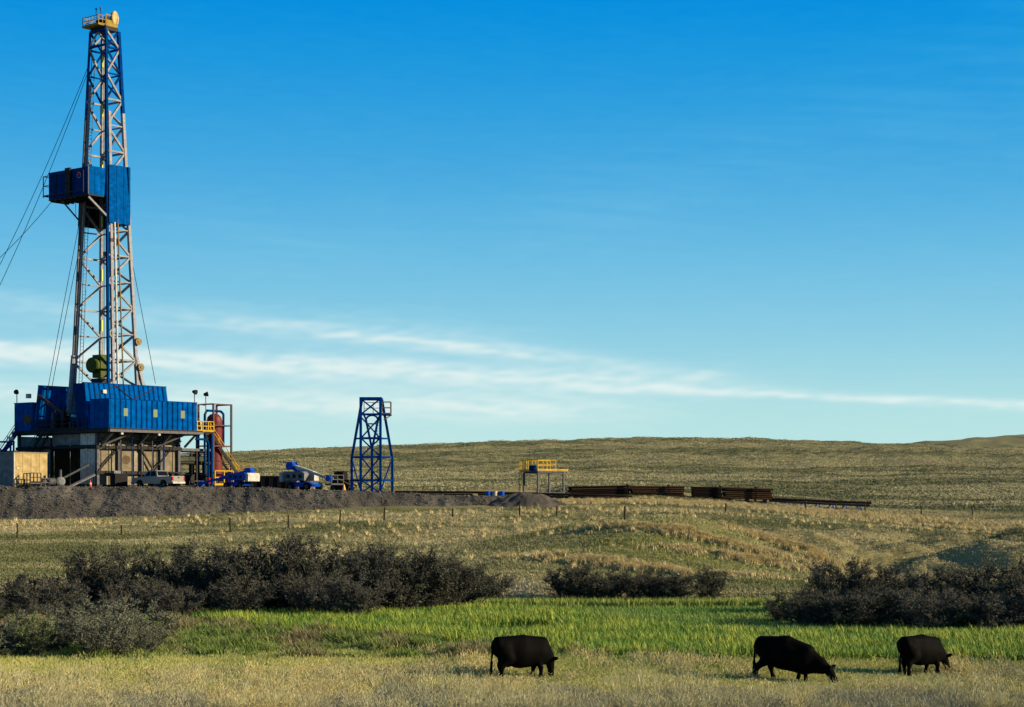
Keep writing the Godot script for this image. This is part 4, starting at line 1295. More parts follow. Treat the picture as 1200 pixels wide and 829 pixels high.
	sheet_wall(mb, "wall_sheet", Vector3(bx0, by0, bz0), Vector3(bx0, by0, bz1), Vector3(0, by1 - by0, 0), 6, [M.navy, M.frame_blue], 0.03)  # darker blue puts the shade of this side into the colour
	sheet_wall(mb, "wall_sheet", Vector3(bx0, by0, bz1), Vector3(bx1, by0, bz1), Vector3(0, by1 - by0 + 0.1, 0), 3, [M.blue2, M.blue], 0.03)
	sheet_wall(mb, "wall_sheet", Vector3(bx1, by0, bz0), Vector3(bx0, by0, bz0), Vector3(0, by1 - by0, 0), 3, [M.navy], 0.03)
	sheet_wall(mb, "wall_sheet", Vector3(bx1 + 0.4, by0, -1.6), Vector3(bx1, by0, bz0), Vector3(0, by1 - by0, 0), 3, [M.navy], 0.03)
	block(mb, "floor_grating", Vector3((bx0 + bx1) * 0.5, by0 - 0.08, (bz0 + bz1) * 0.5), Vector3(bx1 - bx0, 0.14, bz1 - bz0), M.dark)
	for k in 8:
		var z := lerpf(bz0 + 0.3, bz1 - 0.5, k / 7.0)
		beam(mb, "finger", Vector3(bx0 + 0.1, by0 - 0.24, z), Vector3(bx1, by0 - 0.24, z), 0.14, M.dark)
	beam(mb, "corner_trim", Vector3(bx0 - 0.03, by0, bz1 + 0.04), Vector3(bx0 - 0.03, by1, bz1 + 0.04), 0.1, M.steel)
	railing(mb, "outer_frame", [Vector3(bx0 - 0.45, by0 + 0.2, bz1 - 0.3), Vector3(bx0 - 0.45, by0 + 0.2, bz0 - 0.4), Vector3(bx1 - 0.5, by0 + 0.2, bz0 - 0.4)], 2.4, 0.04, M.dark, 2.2)
	block(mb, "cable_box", Vector3(bx0 - 0.2, by0 + 1.65, -1.2), Vector3(0.25, 3.1, 0.9), M.dark)
	beam(mb, "brace", Vector3(bx0 + 0.2, by0 - 0.3, bz0 + 2.2), corner.call(-1.0, -1.0, 30.4), 0.14, M.steel)
	beam(mb, "brace", Vector3(bx0 + 0.1, by0 - 0.3, bz1 - 0.1), corner.call(-1.0, 1.0, 30.6), 0.2, M.grey)
	rod(mb, "tail_line", Vector3(bx0 + 0.4, by0 - 0.3, bz0 + 5.4 - 1.0), Vector3(bx0 + 0.4, by0 - 2.3, bz0 + 5.4 - 1.0), 0.03, M.dark)
	# round emblem: white ring, red upper, blue lower field
	var em := node(mb, "round_emblem")
	var ez := bx0 - 0.06
	for e in [[0.36, M.white, 0.0], [0.30, M.tail_red, 0.012], [0.30, M.navy, 0.02]]:
		var disc := MB.new()
		for k in 24:
			var a0 := TAU * k / 24
			var a1 := TAU * (k + 1) / 24
			if e[1] == M.navy and (a0 < PI * 1.05 or a0 > PI * 1.9): continue
			disc.tri(Vector3(0, 0, 0), Vector3(0, sin(a0), cos(a0)) * e[0] , Vector3(0, sin(a1), cos(a1)) * e[0])
		obj(em, "emblem_field", disc.mesh(), e[1]).position = Vector3(ez - e[2], by0 + 2.25, 0.55)
	# ---- crown
	var cr := node(rig, "crown")
	cr.scale = Vector3(0.68, 0.88, 0.68)
	cr.position.y = ytop * 0.12
	var ct: float = A.call(ytop)
	block(cr, "base_frame", Vector3(0, ytop + 0.25, 0), Vector3(ct * 2.9, 0.5, ct * 4.6), M.dark)
	block(cr, "platform", Vector3(-0.9, ytop + 0.6, -0.6), Vector3(3.2, 0.12, 4.4), M.crown_yellow)
	railing(cr, "railing", [Vector3(1.0, ytop + 0.65, -2.7), Vector3(-2.4, ytop + 0.65, -2.7), Vector3(-2.4, ytop + 0.65, 1.5), Vector3(-0.9, ytop + 0.65, 1.7)], 1.15, 0.045, M.crown_yellow, 0.9)
	block(cr, "crown_block", Vector3(-0.2, ytop + 1.1, 0.0), Vector3(1.6, 0.9, 2.0), M.dark)
	var half := PackedVector2Array()
	for k in 17:
		var a := PI + PI * k / 16.0
		half.append(Vector2(cos(a) * 1.15, sin(a) * 1.15 * 0.75))
	half.append(Vector2(1.15, 0.5))
	half.append(Vector2(-1.15, 0.5))
	var hp := MB.new()
	hp.prism(half, -0.08, 0.08)
	obj(cr, "sheave_guard", hp.mesh(), M.crown_yellow).position = Vector3(0.1, ytop + 0.85, 1.75)
	beam(cr, "frame_post", Vector3(-1.1, ytop + 0.6, 1.72), Vector3(-1.1, ytop + 2.1, 1.72), 0.13, M.crown_yellow)
	beam(cr, "frame_post", Vector3(1.3, ytop - 0.2, 1.72), Vector3(1.3, ytop + 2.0, 1.72), 0.13, M.crown_yellow)
	beam(cr, "frame_rail", Vector3(-1.1, ytop + 2.0, 1.72), Vector3(0.4, ytop + 2.0, 1.72), 0.1, M.crown_yellow)
	var sv := MB.new()
	sv.lathe(Vector3(0.85, ytop + 1.75, 1.2), Vector3(0.3, 0, 1), [[0.0, 0.0], [0.0, 0.8], [0.12, 0.95], [0.5, 0.95], [0.62, 0.8], [0.62, 0.3], [0.7, 0.0]], 22)
	obj(cr, "fast_sheave", sv.mesh(), M.cream)
	block(cr, "bumper", Vector3(-0.1, ytop + 1.5, 1.3), Vector3(1.5, 0.7, 0.5), M.dark)
	rod(cr, "aerial", Vector3(-1.3, ytop + 1.7, -0.5), Vector3(-1.3, ytop + 2.9, -0.5), 0.06, M.dark)
	rod(cr, "aerial", Vector3(-0.8, ytop + 1.7, 0.1), Vector3(-0.8, ytop + 2.9, 0.1), 0.06, M.dark)
	block(cr, "beacon", Vector3(-0.8, ytop + 2.95, 0.1), Vector3(0.25, 0.35, 0.25), M.red_grey)
	block(cr, "beacon", Vector3(-1.3, ytop + 2.9, -0.5), Vector3(0.2, 0.25, 0.2), M.navy)
	# ---- stairs
	stairs(rig, Vector3(-6.5, F, -7.3), Vector3(-9.6, 0.2, -10.2), Vector3(0.45, 0, -0.45), M.navy, M.navy)
	stairs(rig, Vector3(-6.8, F, -1.4), Vector3(-6.9, 0.9, -6.6), Vector3(0.5, 0, 0), M.dark, M.dark)
	beam(rig, "pipe_ramp", Vector3(-6.6, 2.6, 5.6), Vector3(-10.6, 0.15, 3.4), 0.8, M.steel, 0.2)
	# landing and stair on the right
	block(rig, "landing", Vector3(8.6, F - 0.12, 5.4), Vector3(3.6, 0.2, 3.0), M.dark)
	railing(rig, "landing_railing", [Vector3(7.0, F, 6.9), Vector3(10.3, F, 6.9)], 1.15, 0.06, M.yellow, 0.9)
	railing(rig, "landing_railing", [Vector3(7.0, F, 3.9), Vector3(10.3, F, 3.9), Vector3(10.3, F, 4.6)], 1.15, 0.06, M.yellow, 0.9)
	beam(rig, "landing_post", Vector3(10.2, 0, 6.7), Vector3(10.2, F - 0.2, 6.7), 0.2, M.navy)
	beam(rig, "landing_post", Vector3(10.2, 0, 4.1), Vector3(10.2, F - 0.2, 4.1), 0.2, M.navy)
	stairs(rig, Vector3(10.3, F, 5.7), Vector3(15.6, 0.5, 5.7), Vector3(0, 0, 0.6), M.dark, M.yellow)
	flood_light(rig, Vector3(6.2, F + 3.1, 8.3), 1.2, Vector3(0.2, -0.2, 1).normalized())
	flood_light(rig, Vector3(9.2, F - 0.1, 6.8), 4.3, Vector3(0.8, 0.2, 0.5).normalized())
	beam(rig, "cable_tray", Vector3(6.4, F + 3.0, 8.3), Vector3(9.2, F + 3.0, 6.8), 0.08, M.steel)
	# guy lines from the mast
	var guy := func(a: Vector3, b: Vector3, sag: float):
		var g := MB.new()
		var p := a
		for k in 20:
			var t := (k + 1) / 20.0
			var q := a.lerp(b, t) - Vector3(0, sag * 4.0 * t * (1.0 - t), 0)
			g.tube(p, q, 0.035, 0.035, 5)
			p = q
		obj(rig, "guy_line", g.mesh(), M.dark)
	var tl: Vector3 = corner.call(-1.0, -1.0, 48.2)
	guy.call(tl, Vector3(-10.0, 7.0, -25.0), 3.0)
	guy.call(tl + Vector3(0.1, -0.3, 0), Vector3(-9.0, 4.0, -26.0), 3.4)
	guy.call(Vector3(bx0, by0 - 0.2, bz0 + 0.6), Vector3(-12.0, 21.0, -14.0), 0.9)
	guy.call(corner.call(-1.0, -1.0, 31.0), Vector3(-6.0, F + 4.0, -2.6), -0.2)
	guy.call(corner.call(-1.0, -1.0, 27.0), Vector3(-5.4, F + 4.5, -2.6), -0.1)
	guy.call(corner.call(1.0, 1.0, 27.0), corner.call(1.9, 1.3, 12.0), 0.0)

# ------------------------------------------------------------------ things on the pad
func at_pad(px: float, d: float) -> Vector3:
	var x := xof(px, d)
	return Vector3(x, padtop(x), -d)

func make_yard():
	# site trailer at the left edge
	var t := thing("site_cabin", "beige box cabin with sunlit end wall at the left edge", "cabin", at_pad(16.0, 211.5) + Vector3(0, 0.02, 0), 50.0)
	var w := 4.35
	var l := 9.0
	var h := 3.75
	var sm := [M.sand, M.sand, M.sand]
	sheet_wall(t, "wall_panel", Vector3(0, 0.12, 0), Vector3(w, 0.12, 0), Vector3(0, h - 0.12, 0), 4, sm, 0.02)
	sheet_wall(t, "wall_panel", Vector3(0, 0.12, -l), Vector3(0, 0.12, 0), Vector3(0, h - 0.12, 0), 7, [M.panel_grey], 0.03)  # grey paints the shaded side of the beige cabin
	sheet_wall(t, "wall_panel", Vector3(w, 0.12, 0), Vector3(w, 0.12, -l), Vector3(0, h - 0.12, 0), 7, sm, 0.03)
	sheet_wall(t, "wall_panel", Vector3(w, 0.12, -l), Vector3(0, 0.12, -l), Vector3(0, h - 0.12, 0), 4, sm, 0.03)
	block(t, "roof", Vector3(w * 0.5, h + 0.06, -l * 0.5), Vector3(w + 0.1, 0.12, l + 0.1), M.beige)
	block(t, "skid", Vector3(w * 0.5, 0.05, -l * 0.5), Vector3(w, 0.14, l), M.dark)
	beam(t, "corner_trim", Vector3(0, 0.1, 0.03), Vector3(0, h, 0.03), 0.1, M.white)
	block(t, "notice", Vector3(0.5, 2.1, 0.05), Vector3(0.3, 0.22, 0.03), M.white)
	var st := node(t, "entry_steps")
	block(st, "landing", Vector3(1.6, 0.5, 1.0), Vector3(1.4, 0.1, 1.2), M.steel)
	for k in 3: block(st, "tread", Vector3(2.55 + k * 0.3, 0.42 - k * 0.14, 1.0), Vector3(0.28, 0.05, 1.1), M.steel)
	railing(st, "railing", [Vector3(0.9, 0.0, 1.6), Vector3(0.9, 0.0, 0.5)], 1.55, 0.045, M.dark, 0.6)
	railing(st, "railing", [Vector3(0.9, 0.55, 1.6), Vector3(2.3, 0.55, 1.6)], 1.05, 0.045, M.dark, 0.5)
	railing(st, "railing", [Vector3(2.3, 0.0, 1.6), Vector3(3.4, 0.0, 1.6)], 1.05, 0.04, M.steel, 0.55)
	beam(st, "post", Vector3(3.4, 0, 1.6), Vector3(3.4, 1.5, 1.6), 0.09, M.dark)
	# blue truss walkway behind the cabin
	var p := at_pad(-6.0, 222.0)
	t = thing("truss_walkway", "blue truss walkway above the beige cabin", "walkway", p, 0.0)
	var y0 := 4.1
	for z in [-0.7, 0.7]:
		beam(t, "chord", Vector3(-8.0, y0, z), Vector3(2.6, y0, z), 0.16, M.frame_blue)
		beam(t, "chord", Vector3(-8.0, y0 + 1.15, z), Vector3(1.4, y0 + 1.15, z), 0.16, M.frame_blue)
		for k in 8:
			var xa := -8.0 + k * 1.25
			beam(t, "brace", Vector3(xa, y0 if k % 2 else y0 + 1.15, z), Vector3(xa + 1.25, y0 + 1.15 if k % 2 else y0, z), 0.14, M.frame_blue)
		beam(t, "post", Vector3(1.9, 0, z), Vector3(1.9, y0 + 1.3, z), 0.18, M.frame_blue)
		beam(t, "post", Vector3(-6.0, 0, z), Vector3(-6.0, y0, z), 0.18, M.frame_blue)
	block(t, "deck", Vector3(-2.7, y0 + 0.12, 0), Vector3(10.6, 0.06, 1.3), M.steel)
	block(t, "junction_box", Vector3(1.9, y0 + 1.5, 0.4), Vector3(0.5, 0.4, 0.4), M.white)
	block(t, "junction_box", Vector3(-0.9, y0 + 1.45, 0.4), Vector3(1.6, 0.35, 0.5), M.white)
	# pickup
	pickup(at_pad(184.5, 213.4))
	# clutter under the rig
	t = thing("air_tank", "black boxy tank standing behind the pickup nose", "tank", at_pad(139.0, 214.6), 45.0)
	block(t, "shell", Vector3(0, 0.85, 0), Vector3(1.6, 1.5, 1.0), M.black)
	block(t, "skid", Vector3(0, 0.05, 0), Vector3(1.8, 0.1, 1.2), M.dark)
	rod(t, "filler_pipe", Vector3(0.4, 1.6, 0), Vector3(0.4, 1.85, 0), 0.1, M.steel)
	t = thing("equipment_skid", "pump and hoses on a skid beside the dark rig opening", "pump", at_pad(62.0, 213.8), 30.0)
	block(t, "base", Vector3(0, 0.12, 0), Vector3(3.0, 0.24, 1.4), M.navy)
	rod(t, "motor", Vector3(-1.2, 0.7, 0), Vector3(0.2, 0.7, 0), 0.42, M.steel)
	var mb := MB.new()
	mb.lathe(Vector3(0.8, 0.75, -0.2), Vector3(0, 0, 1), [[0, 0], [0, 0.5], [0.4, 0.5], [0.5, 0.3], [0.5, 0]], 14)
	obj(t, "volute", mb.mesh(), M.panel_grey)
	rod(t, "riser", Vector3(0.8, 1.0, 0), Vector3(0.8, 2.0, 0), 0.15, M.steel)
	t = thing("pipe_ramp", "pale steel ramp leaning at the foot of the rig", "ramp", at_pad(100.0, 213.0), 0.0)
	beam(t, "slide", Vector3(-1.6, 0.12, 0.4), Vector3(0.9, 1.45, -0.6), 0.5, M.grey, 0.14)
	beam(t, "rail", Vector3(-1.6, 0.22, 0.66), Vector3(0.9, 1.55, -0.34), 0.08, M.steel, 0.16)
	beam(t, "prop", Vector3(0.75, 0, -0.6), Vector3(0.75, 1.35, -0.6), 0.14, M.dark)
	cone(at_pad(105.5, 212.9), "red traffic cone at the foot of the rig", M.tail_red)
	# mud gas separator and its frame
	t = thing("separator_vessel", "tall red pressure vessel in a steel frame right of the cabin", "vessel", at_pad(251.0, 231.0), 50.0)
	mb = MB.new()
	mb.lathe(Vector3.ZERO, Vector3.UP, [[1.1, 0.2], [1.3, 0.75], [1.7, 0.92], [7.9, 0.92], [8.4, 0.8], [8.7, 0.5], [8.85, 0.0]], 22)
	obj(t, "shell", mb.mesh(), M.red)
	for y in [3.2, 5.4, 7.4]:
		mb = MB.new()
		mb.lathe(Vector3(0, y, 0), Vector3.UP, [[0, 0.92], [0.04, 0.97], [0.16, 0.97], [0.2, 0.92]], 22)
		obj(t, "band", mb.mesh(), M.red_grey)
	for e in [[1.55, 1.2], [-1.3, 1.3], [1.5, -1.3], [-1.3, -1.3]]:
		beam(t, "frame_post", Vector3(e[0], 0, e[1]), Vector3(e[0], 9.9, e[1]), 0.19, M.red_grey)
	for y in [0.8, 5.0, 7.4, 9.85]:
		beam(t, "frame_beam", Vector3(1.55, y, 1.2), Vector3(1.5, y, -1.3), 0.16, M.red_grey)
		beam(t, "frame_beam", Vector3(-1.3, y, 1.3), Vector3(-1.3, y, -1.3), 0.16, M.red_grey)
		beam(t, "frame_beam", Vector3(-1.3, y, 1.3), Vector3(1.55, y, 1.2), 0.12, M.red_grey)
	railing(t, "foot_railing", [Vector3(-1.6, 0.4, 1.9), Vector3(1.2, 0.4, 1.9)], 1.7, 0.07, M.yellow, 1.3)
	var pipe := [Vector3(-2.0, 1.6, 0.6), Vector3(-2.0, 8.6, 0.6), Vector3(-1.6, 9.1, 0.5), Vector3(1.0, 9.1, 0.0), Vector3(1.4, 8.8, 0.0), Vector3(1.4, 5.0, 0.0)]
	for k in pipe.size() - 1: rod(t, "vent_pipe", pipe[k], pipe[k + 1], 0.14, M.navy)
	pipe = [Vector3(-4.4, 5.7, 1.8), Vector3(-2.6, 5.7, 1.6), Vector3(-2.2, 5.2, 1.5), Vector3(-2.2, 0.3, 1.5)]
	for k in pipe.size() - 1: rod(t, "feed_pipe", pipe[k], pipe[k + 1], 0.13, M.navy)
	rod(t, "valve", Vector3(-2.6, 0.6, 2.0), Vector3(-2.6, 1.3, 2.0), 0.2, M.tail_red)
	# pump house under the landing
	t = thing("mud_pump_skid", "dark pumps and pipework under the rig landing", "pump", at_pad(222.0, 229.0), 50.0)
	block(t, "skid", Vector3(0, 0.2, 0), Vector3(6.4, 0.4, 2.6), M.black)
	for k in 3:
		rod(t, "pump_body", Vector3(-2.2 + k * 2.0, 1.1, -0.9), Vector3(-2.2 + k * 2.0, 1.1, 1.1), 0.62, M.dark)
		rod(t, "damper", Vector3(-2.2 + k * 2.0, 1.8, 0.6), Vector3(-2.2 + k * 2.0, 2.9, 0.6), 0.34, M.dark)
	rod(t, "manifold", Vector3(-3.1, 3.0, 0.9), Vector3(3.0, 3.0, 0.9), 0.22, M.dark)
	rod(t, "manifold", Vector3(-3.1, 3.9, 0.4), Vector3(3.0, 3.9, 0.4), 0.18, M.steel)
	for x in [-3.0, 0.0, 3.0]: beam(t, "frame_post", Vector3(x, 0, 1.2), Vector3(x, 4.6, 1.2), 0.2, M.dark)
	beam(t, "frame_beam", Vector3(-3.1, 4.5, 1.2), Vector3(3.1, 4.5, 1.2), 0.3, M.steel)
	block(t, "frame_deck", Vector3(0, 4.3, -0.3), Vector3(6.2, 0.1, 2.4), M.dark)
	# low mud tanks
	t = thing("mud_tank", "long low black tank with yellow guard rails by the stair", "tank", at_pad(266.0, 237.0), 8.0)
	block(t, "shell", Vector3(-0.6, 0.95, 0), Vector3(8.6, 1.9, 2.6), M.black)
	block(t, "walkway", Vector3(-0.6, 1.95, 0), Vector3(8.8, 0.08, 2.7), M.dark)
	for z in [-1.2, -0.4, 0.4, 1.25]:
		railing(t, "guard_rail", [Vector3(0.0, 1.98, z), Vector3(3.6, 1.98, z)], 1.15, 0.035, M.yellow, 0.45)
	for k in 8: beam(t, "rib", Vector3(-4.6 + k * 1.15, 0.05, 1.34), Vector3(-4.6 + k * 1.15, 1.85, 1.34), 0.12, M.black, 0.06)
	t = thing("water_tank", "long black low tank between the two blue boom lifts", "tank", at_pad(322.0, 226.0), 0.0)
	block(t, "shell", Vector3(0, 0.78, 0), Vector3(5.0, 1.46, 2.4), M.black)
	for k in 6: beam(t, "rib", Vector3(-2.3 + k * 0.92, 0.08, 1.24), Vector3(-2.3 + k * 0.92, 1.46, 1.24), 0.1, M.black, 0.07)
	block(t, "lid", Vector3(0, 1.55, 0), Vector3(5.1, 0.08, 2.5), M.dark)
	# boom lifts
	boom_lift("blue boom lift with its boom lowered behind the pickup", at_pad(279.0, 216.0), 146.0, -10.5, 2.35, 0.82, M.lift_blue, M.lift_blue, 8.6)
	boom_lift("white and blue boom lift with pale boom beside the blue tower", at_pad(357.0, 217.0), -38.0, -14.0, 2.75, 1.0, M.white, M.panel_grey, 5.6)
	# dark loader beside it
	t = thing("skid_loader", "dark wheeled loader left of the blue tower", "loader", at_pad(401.0, 222.0), -20.0)
	block(t, "body", Vector3(0, 0.95, 0), Vector3(2.2, 0.9, 1.3), M.dark)
	block(t, "cage", Vector3(-0.2, 1.8, 0), Vector3(1.1, 0.9, 1.2), M.black)
	beam(t, "lift_arm", Vector3(-1.0, 1.9, 0.75), Vector3(1.5, 0.7, 0.75), 0.16, M.tan)
	beam(t, "lift_arm", Vector3(-1.0, 1.9, -0.75), Vector3(1.5, 0.7, -0.75), 0.16, M.tan)
	for e in [[-0.7, 0.75], [0.7, 0.75], [-0.7, -0.75], [0.7, -0.75]]: wheel(t, Vector3(e[0], 0.42, e[1]), 0.42, 0.3)
	block(t, "canopy", Vector3(-0.2, 2.32, 0), Vector3(1.4, 0.1, 1.4), M.black)
	cone(at_pad(403.0, 213.6), "orange marker cone between the boom lift and the blue tower", M.orange)
	blue_tower()
	railed_platform()
	racks()
	fences()

func wheel(parent: Node, at: Vector3, r: float, w: float):
	var n := node(parent, "wheel")
	n.position = at
	var a := MB.new()
	a.lathe(Vector3(0, 0, -w * 0.5), Vector3(0, 0, 1), [[0.0, r * 0.55], [0.0, r * 0.92], [w * 0.15, r], [w * 0.85, r], [w, r * 0.92], [w, r * 0.55]], 18)
	obj(n, "tyre", a.mesh(), M.rubber)
	var b := MB.new()
	b.lathe(Vector3(0, 0, -w * 0.42), Vector3(0, 0, 1), [[0.0, 0.0], [0.0, r * 0.3], [0.04, r * 0.57], [w * 0.8, r * 0.57], [w * 0.84, r * 0.3], [w * 0.84, 0.0]], 14)
	obj(n, "rim", b.mesh(), M.steel)

func cone(at: Vector3, label: String, m: Material):
	var t := thing("traffic_cone", label, "cone", at)
	var b := MB.new()
	b.lathe(Vector3.ZERO, Vector3.UP, [[0.04, 0.24], [0.85, 0.06], [0.87, 0.0]], 12)
	obj(t, "cone_body", b.mesh(), m)
	block(t, "foot", Vector3(0, 0.03, 0), Vector3(0.5, 0.05, 0.5), m)
	b = MB.new()
	b.lathe(Vector3.ZERO, Vector3.UP, [[0.42, 0.165], [0.62, 0.12]], 12)
	obj(t, "reflective_band", b.mesh(), M.white)

func pickup(at: Vector3):
	# local +x is the nose
	var t := thing("pickup_truck", "silver grey crew cab pickup parked in front of the rig", "pickup truck", at, 147.0)
	var body := PackedVector2Array([Vector2(-2.9, 0.55), Vector2(-2.35, 0.5), Vector2(-2.2, 0.5), Vector2(-2.12, 0.78), Vector2(-1.9, 0.92), Vector2(-1.5, 0.92), Vector2(-1.28, 0.78), Vector2(-1.2, 0.48), Vector2(1.25, 0.48), Vector2(1.33, 0.78), Vector2(1.55, 0.92), Vector2(1.95, 0.92),
		Vector2(2.17, 0.78), Vector2(2.25, 0.5), Vector2(2.85, 0.5), Vector2(2.92, 0.7), Vector2(2.9, 1.02), Vector2(2.75, 1.13), Vector2(1.35, 1.24), Vector2(-0.75, 1.26), Vector2(-2.95, 1.30), Vector2(-2.97, 0.7)])
	var b := MB.new()
	b.prism(body, -0.97, 0.97)
	obj(t, "body", b.mesh(), M.truck)
	var cabp := [Vector2(1.45, 1.22), Vector2(0.75, 1.88), Vector2(-0.55, 1.90), Vector2(-0.85, 1.24)]
	b = MB.new()
	var lo := 0.93
	var hi := 0.74
	var ring := []
	for q in cabp:
		var wz := lo if q.y < 1.5 else hi
		ring.append([Vector3(q.x, q.y, wz), Vector3(q.x, q.y, -wz)])
	b.quad(ring[3][0], ring[0][0], ring[1][0], ring[2][0])
	b.quad(ring[0][1], ring[3][1], ring[2][1], ring[1][1])
	b.quad(ring[0][0], ring[0][1], ring[1][1], ring[1][0])
	b.quad(ring[1][0], ring[1][1], ring[2][1], ring[2][0])
	b.quad(ring[2][0], ring[2][1], ring[3][1], ring[3][0])
	obj(t, "cab", b.mesh(), M.truck)
	for s in [1.0, -1.0]:
		for e in [[0.98, 1.30, 0.66, 1.80, 0.30, 1.80, 0.30, 1.30], [0.20, 1.30, 0.20, 1.80, -0.42, 1.82, -0.62, 1.32]]:
			var g := MB.new()
			var pts: Array[Vector3] = []
			for k in 4:
				var x: float = e[k * 2]
				var y: float = e[k * 2 + 1]
				pts.append(Vector3(x, y, s * (lerpf(lo, hi, (y - 1.22) / 0.67) + 0.012)))
			if s > 0: g.quad(pts[0], pts[1], pts[2], pts[3])
			else: g.quad(pts[3], pts[2], pts[1], pts[0])
			obj(t, "side_window", g.mesh(), M.glass)
		block(t, "mirror", Vector3(1.1, 1.35, s * 1.08), Vector3(0.12, 0.22, 0.2), M.black)
		block(t, "tail_light", Vector3(-2.975, 1.02, s * 0.88), Vector3(0.04, 0.38, 0.16), M.tail_red)
		block(t, "side_light", Vector3(-2.9, 1.02, s * 0.975), Vector3(0.14, 0.36, 0.02), M.tail_red)
		block(t, "headlight", Vector3(2.9, 0.9, s * 0.75), Vector3(0.05, 0.2, 0.34), M.white)
		block(t, "door_handle", Vector3(0.25, 1.12, s * 0.985), Vector3(0.16, 0.04, 0.03), M.black)
		for x in [-1.7, 1.75]: wheel(t, Vector3(x, 0.39, s * 0.84), 0.39, 0.26)
	var ws := MB.new()
	ws.quad(Vector3(1.42, 1.27, 0.85), Vector3(1.42, 1.27, -0.85), Vector3(0.81, 1.845, -0.72), Vector3(0.81, 1.845, 0.72))
	obj(t, "windscreen", ws.mesh(), M.glass)
	var rw := MB.new()
	rw.quad(Vector3(-0.835, 1.36, -0.8), Vector3(-0.835, 1.36, 0.8), Vector3(-0.60, 1.84, 0.7), Vector3(-0.60, 1.84, -0.7))
	obj(t, "rear_window", rw.mesh(), M.glass)
	block(t, "tailgate", Vector3(-2.985, 1.0, 0), Vector3(0.05, 0.52, 1.56), M.truck)
	block(t, "tailgate_handle", Vector3(-3.02, 1.12, 0), Vector3(0.03, 0.1, 0.26), M.black)
	block(t, "rear_bumper", Vector3(-3.03, 0.6, 0), Vector3(0.16, 0.2, 1.9), M.white)
	block(t, "front_bumper", Vector3(2.95, 0.6, 0), Vector3(0.14, 0.24, 1.9), M.steel)
	block(t, "number_plate", Vector3(-3.12, 0.62, 0), Vector3(0.02, 0.14, 0.3), M.white)

func boom_lift(label: String, at: Vector3, turn: float, pitch: float, pivot_h: float, size: float, boom_mat: Material, hood_mat: Material, reach: float):
	# local +x: where the boom points
	var t := thing("boom_lift", label, "boom lift", at, turn, "boom lifts on the pad")
	t.scale = Vector3.ONE * size
	var ch := PackedVector2Array([Vector2(-1.6, 0.45), Vector2(1.6, 0.45), Vector2(1.7, 0.7), Vector2(1.1, 0.95), Vector2(-1.1, 0.95), Vector2(-1.7, 0.7)])
	var b := MB.new()
	b.prism(ch, -0.75, 0.75)
	obj(t, "chassis", b.mesh(), M.lift_blue)
	for x in [-1.25, 1.25]:
		for z in [-0.95, 0.95]: wheel(t, Vector3(x, 0.46, z), 0.46, 0.34)
	rod(t, "turntable", Vector3(0, 0.93, 0), Vector3(0, 1.12, 0), 0.6, M.dark)
	var hood := PackedVector2Array([Vector2(-2.3, 1.12), Vector2(1.0, 1.12), Vector2(1.05, 1.9), Vector2(0.7, 2.1), Vector2(-2.0, 2.15), Vector2(-2.35, 1.95)])
	for s in [-1.0, 1.0]:
		b = MB.new()
		b.prism(hood, 0.42 if s > 0 else -1.15, 1.15 if s > 0 else -0.42)
		obj(t, "engine_hood", b.mesh(), M.white if s < 0 and reach < 6.0 else hood_mat)
		b = MB.new()
		for k in 3: b.box(Vector3(-1.4 + k * 0.9, 1.6, s * 1.16), Vector3(0.5, 0.4, 0.02))
		obj(t, "vent_grille", b.mesh(), M.dark)
	b = MB.new()
	b.prism(PackedVector2Array([Vector2(-2.75, 1.0), Vector2(-2.2, 1.0), Vector2(-2.2, 2.05), Vector2(-2.6, 2.1), Vector2(-2.8, 1.8)]), -1.15, 1.15)
	obj(t, "counterweight", b.mesh(), M.white)
	# riser arms and boom
	var pv := Vector3(-1.9, pivot_h, 0)
	beam(t, "riser_arm", Vector3(-0.2, 1.5, 0), pv, 0.36, M.lift_blue, 0.4)
	b = MB.new()
	b.prism(PackedVector2Array([Vector2(-0.55, -0.4), Vector2(0.3, -0.35), Vector2(0.5, 0.1), Vector2(0.3, 0.42), Vector2(-0.45, 0.45), Vector2(-0.65, 0.1)]), -0.4, 0.4)
	obj(t, "knuckle", b.mesh(), M.lift_blue).position = pv
	var dir := Vector3(cos(deg_to_rad(pitch)), sin(deg_to_rad(pitch)), 0)
	beam(t, "boom", pv, pv + dir * reach * 0.6, 0.36, boom_mat, 0.42)
	beam(t, "boom", pv + dir * reach * 0.59, pv + dir * reach, 0.26, boom_mat, 0.30)
	rod(t, "lift_cylinder", Vector3(-0.9, 1.6, 0), pv + dir * 2.1 - Vector3(0, 0.3, 0), 0.09, M.steel)
	var tip := pv + dir * reach
	b = MB.new()
	b.prism(PackedVector2Array([Vector2(-0.3, -0.35), Vector2(0.35, -0.4), Vector2(0.45, 0.1), Vector2(0.1, 0.3), Vector2(-0.3, 0.25)]), -0.25, 0.25)
	obj(t, "jib_head", b.mesh(), M.lift_blue).position = tip
	var bk := node(t, "basket")
	var o := tip + Vector3(0.45, -0.75, 0)
	block(bk, "floor", o + Vector3(0.45, 0, 0), Vector3(0.9, 0.08, 1.9), M.dark)
	railing(bk, "railing", [o + Vector3(0, 0, -0.95), o + Vector3(0.9, 0, -0.95), o + Vector3(0.9, 0, 0.95), o + Vector3(0, 0, 0.95), o + Vector3(0, 0, -0.95)], 1.05, 0.035, M.steel, 0.9)

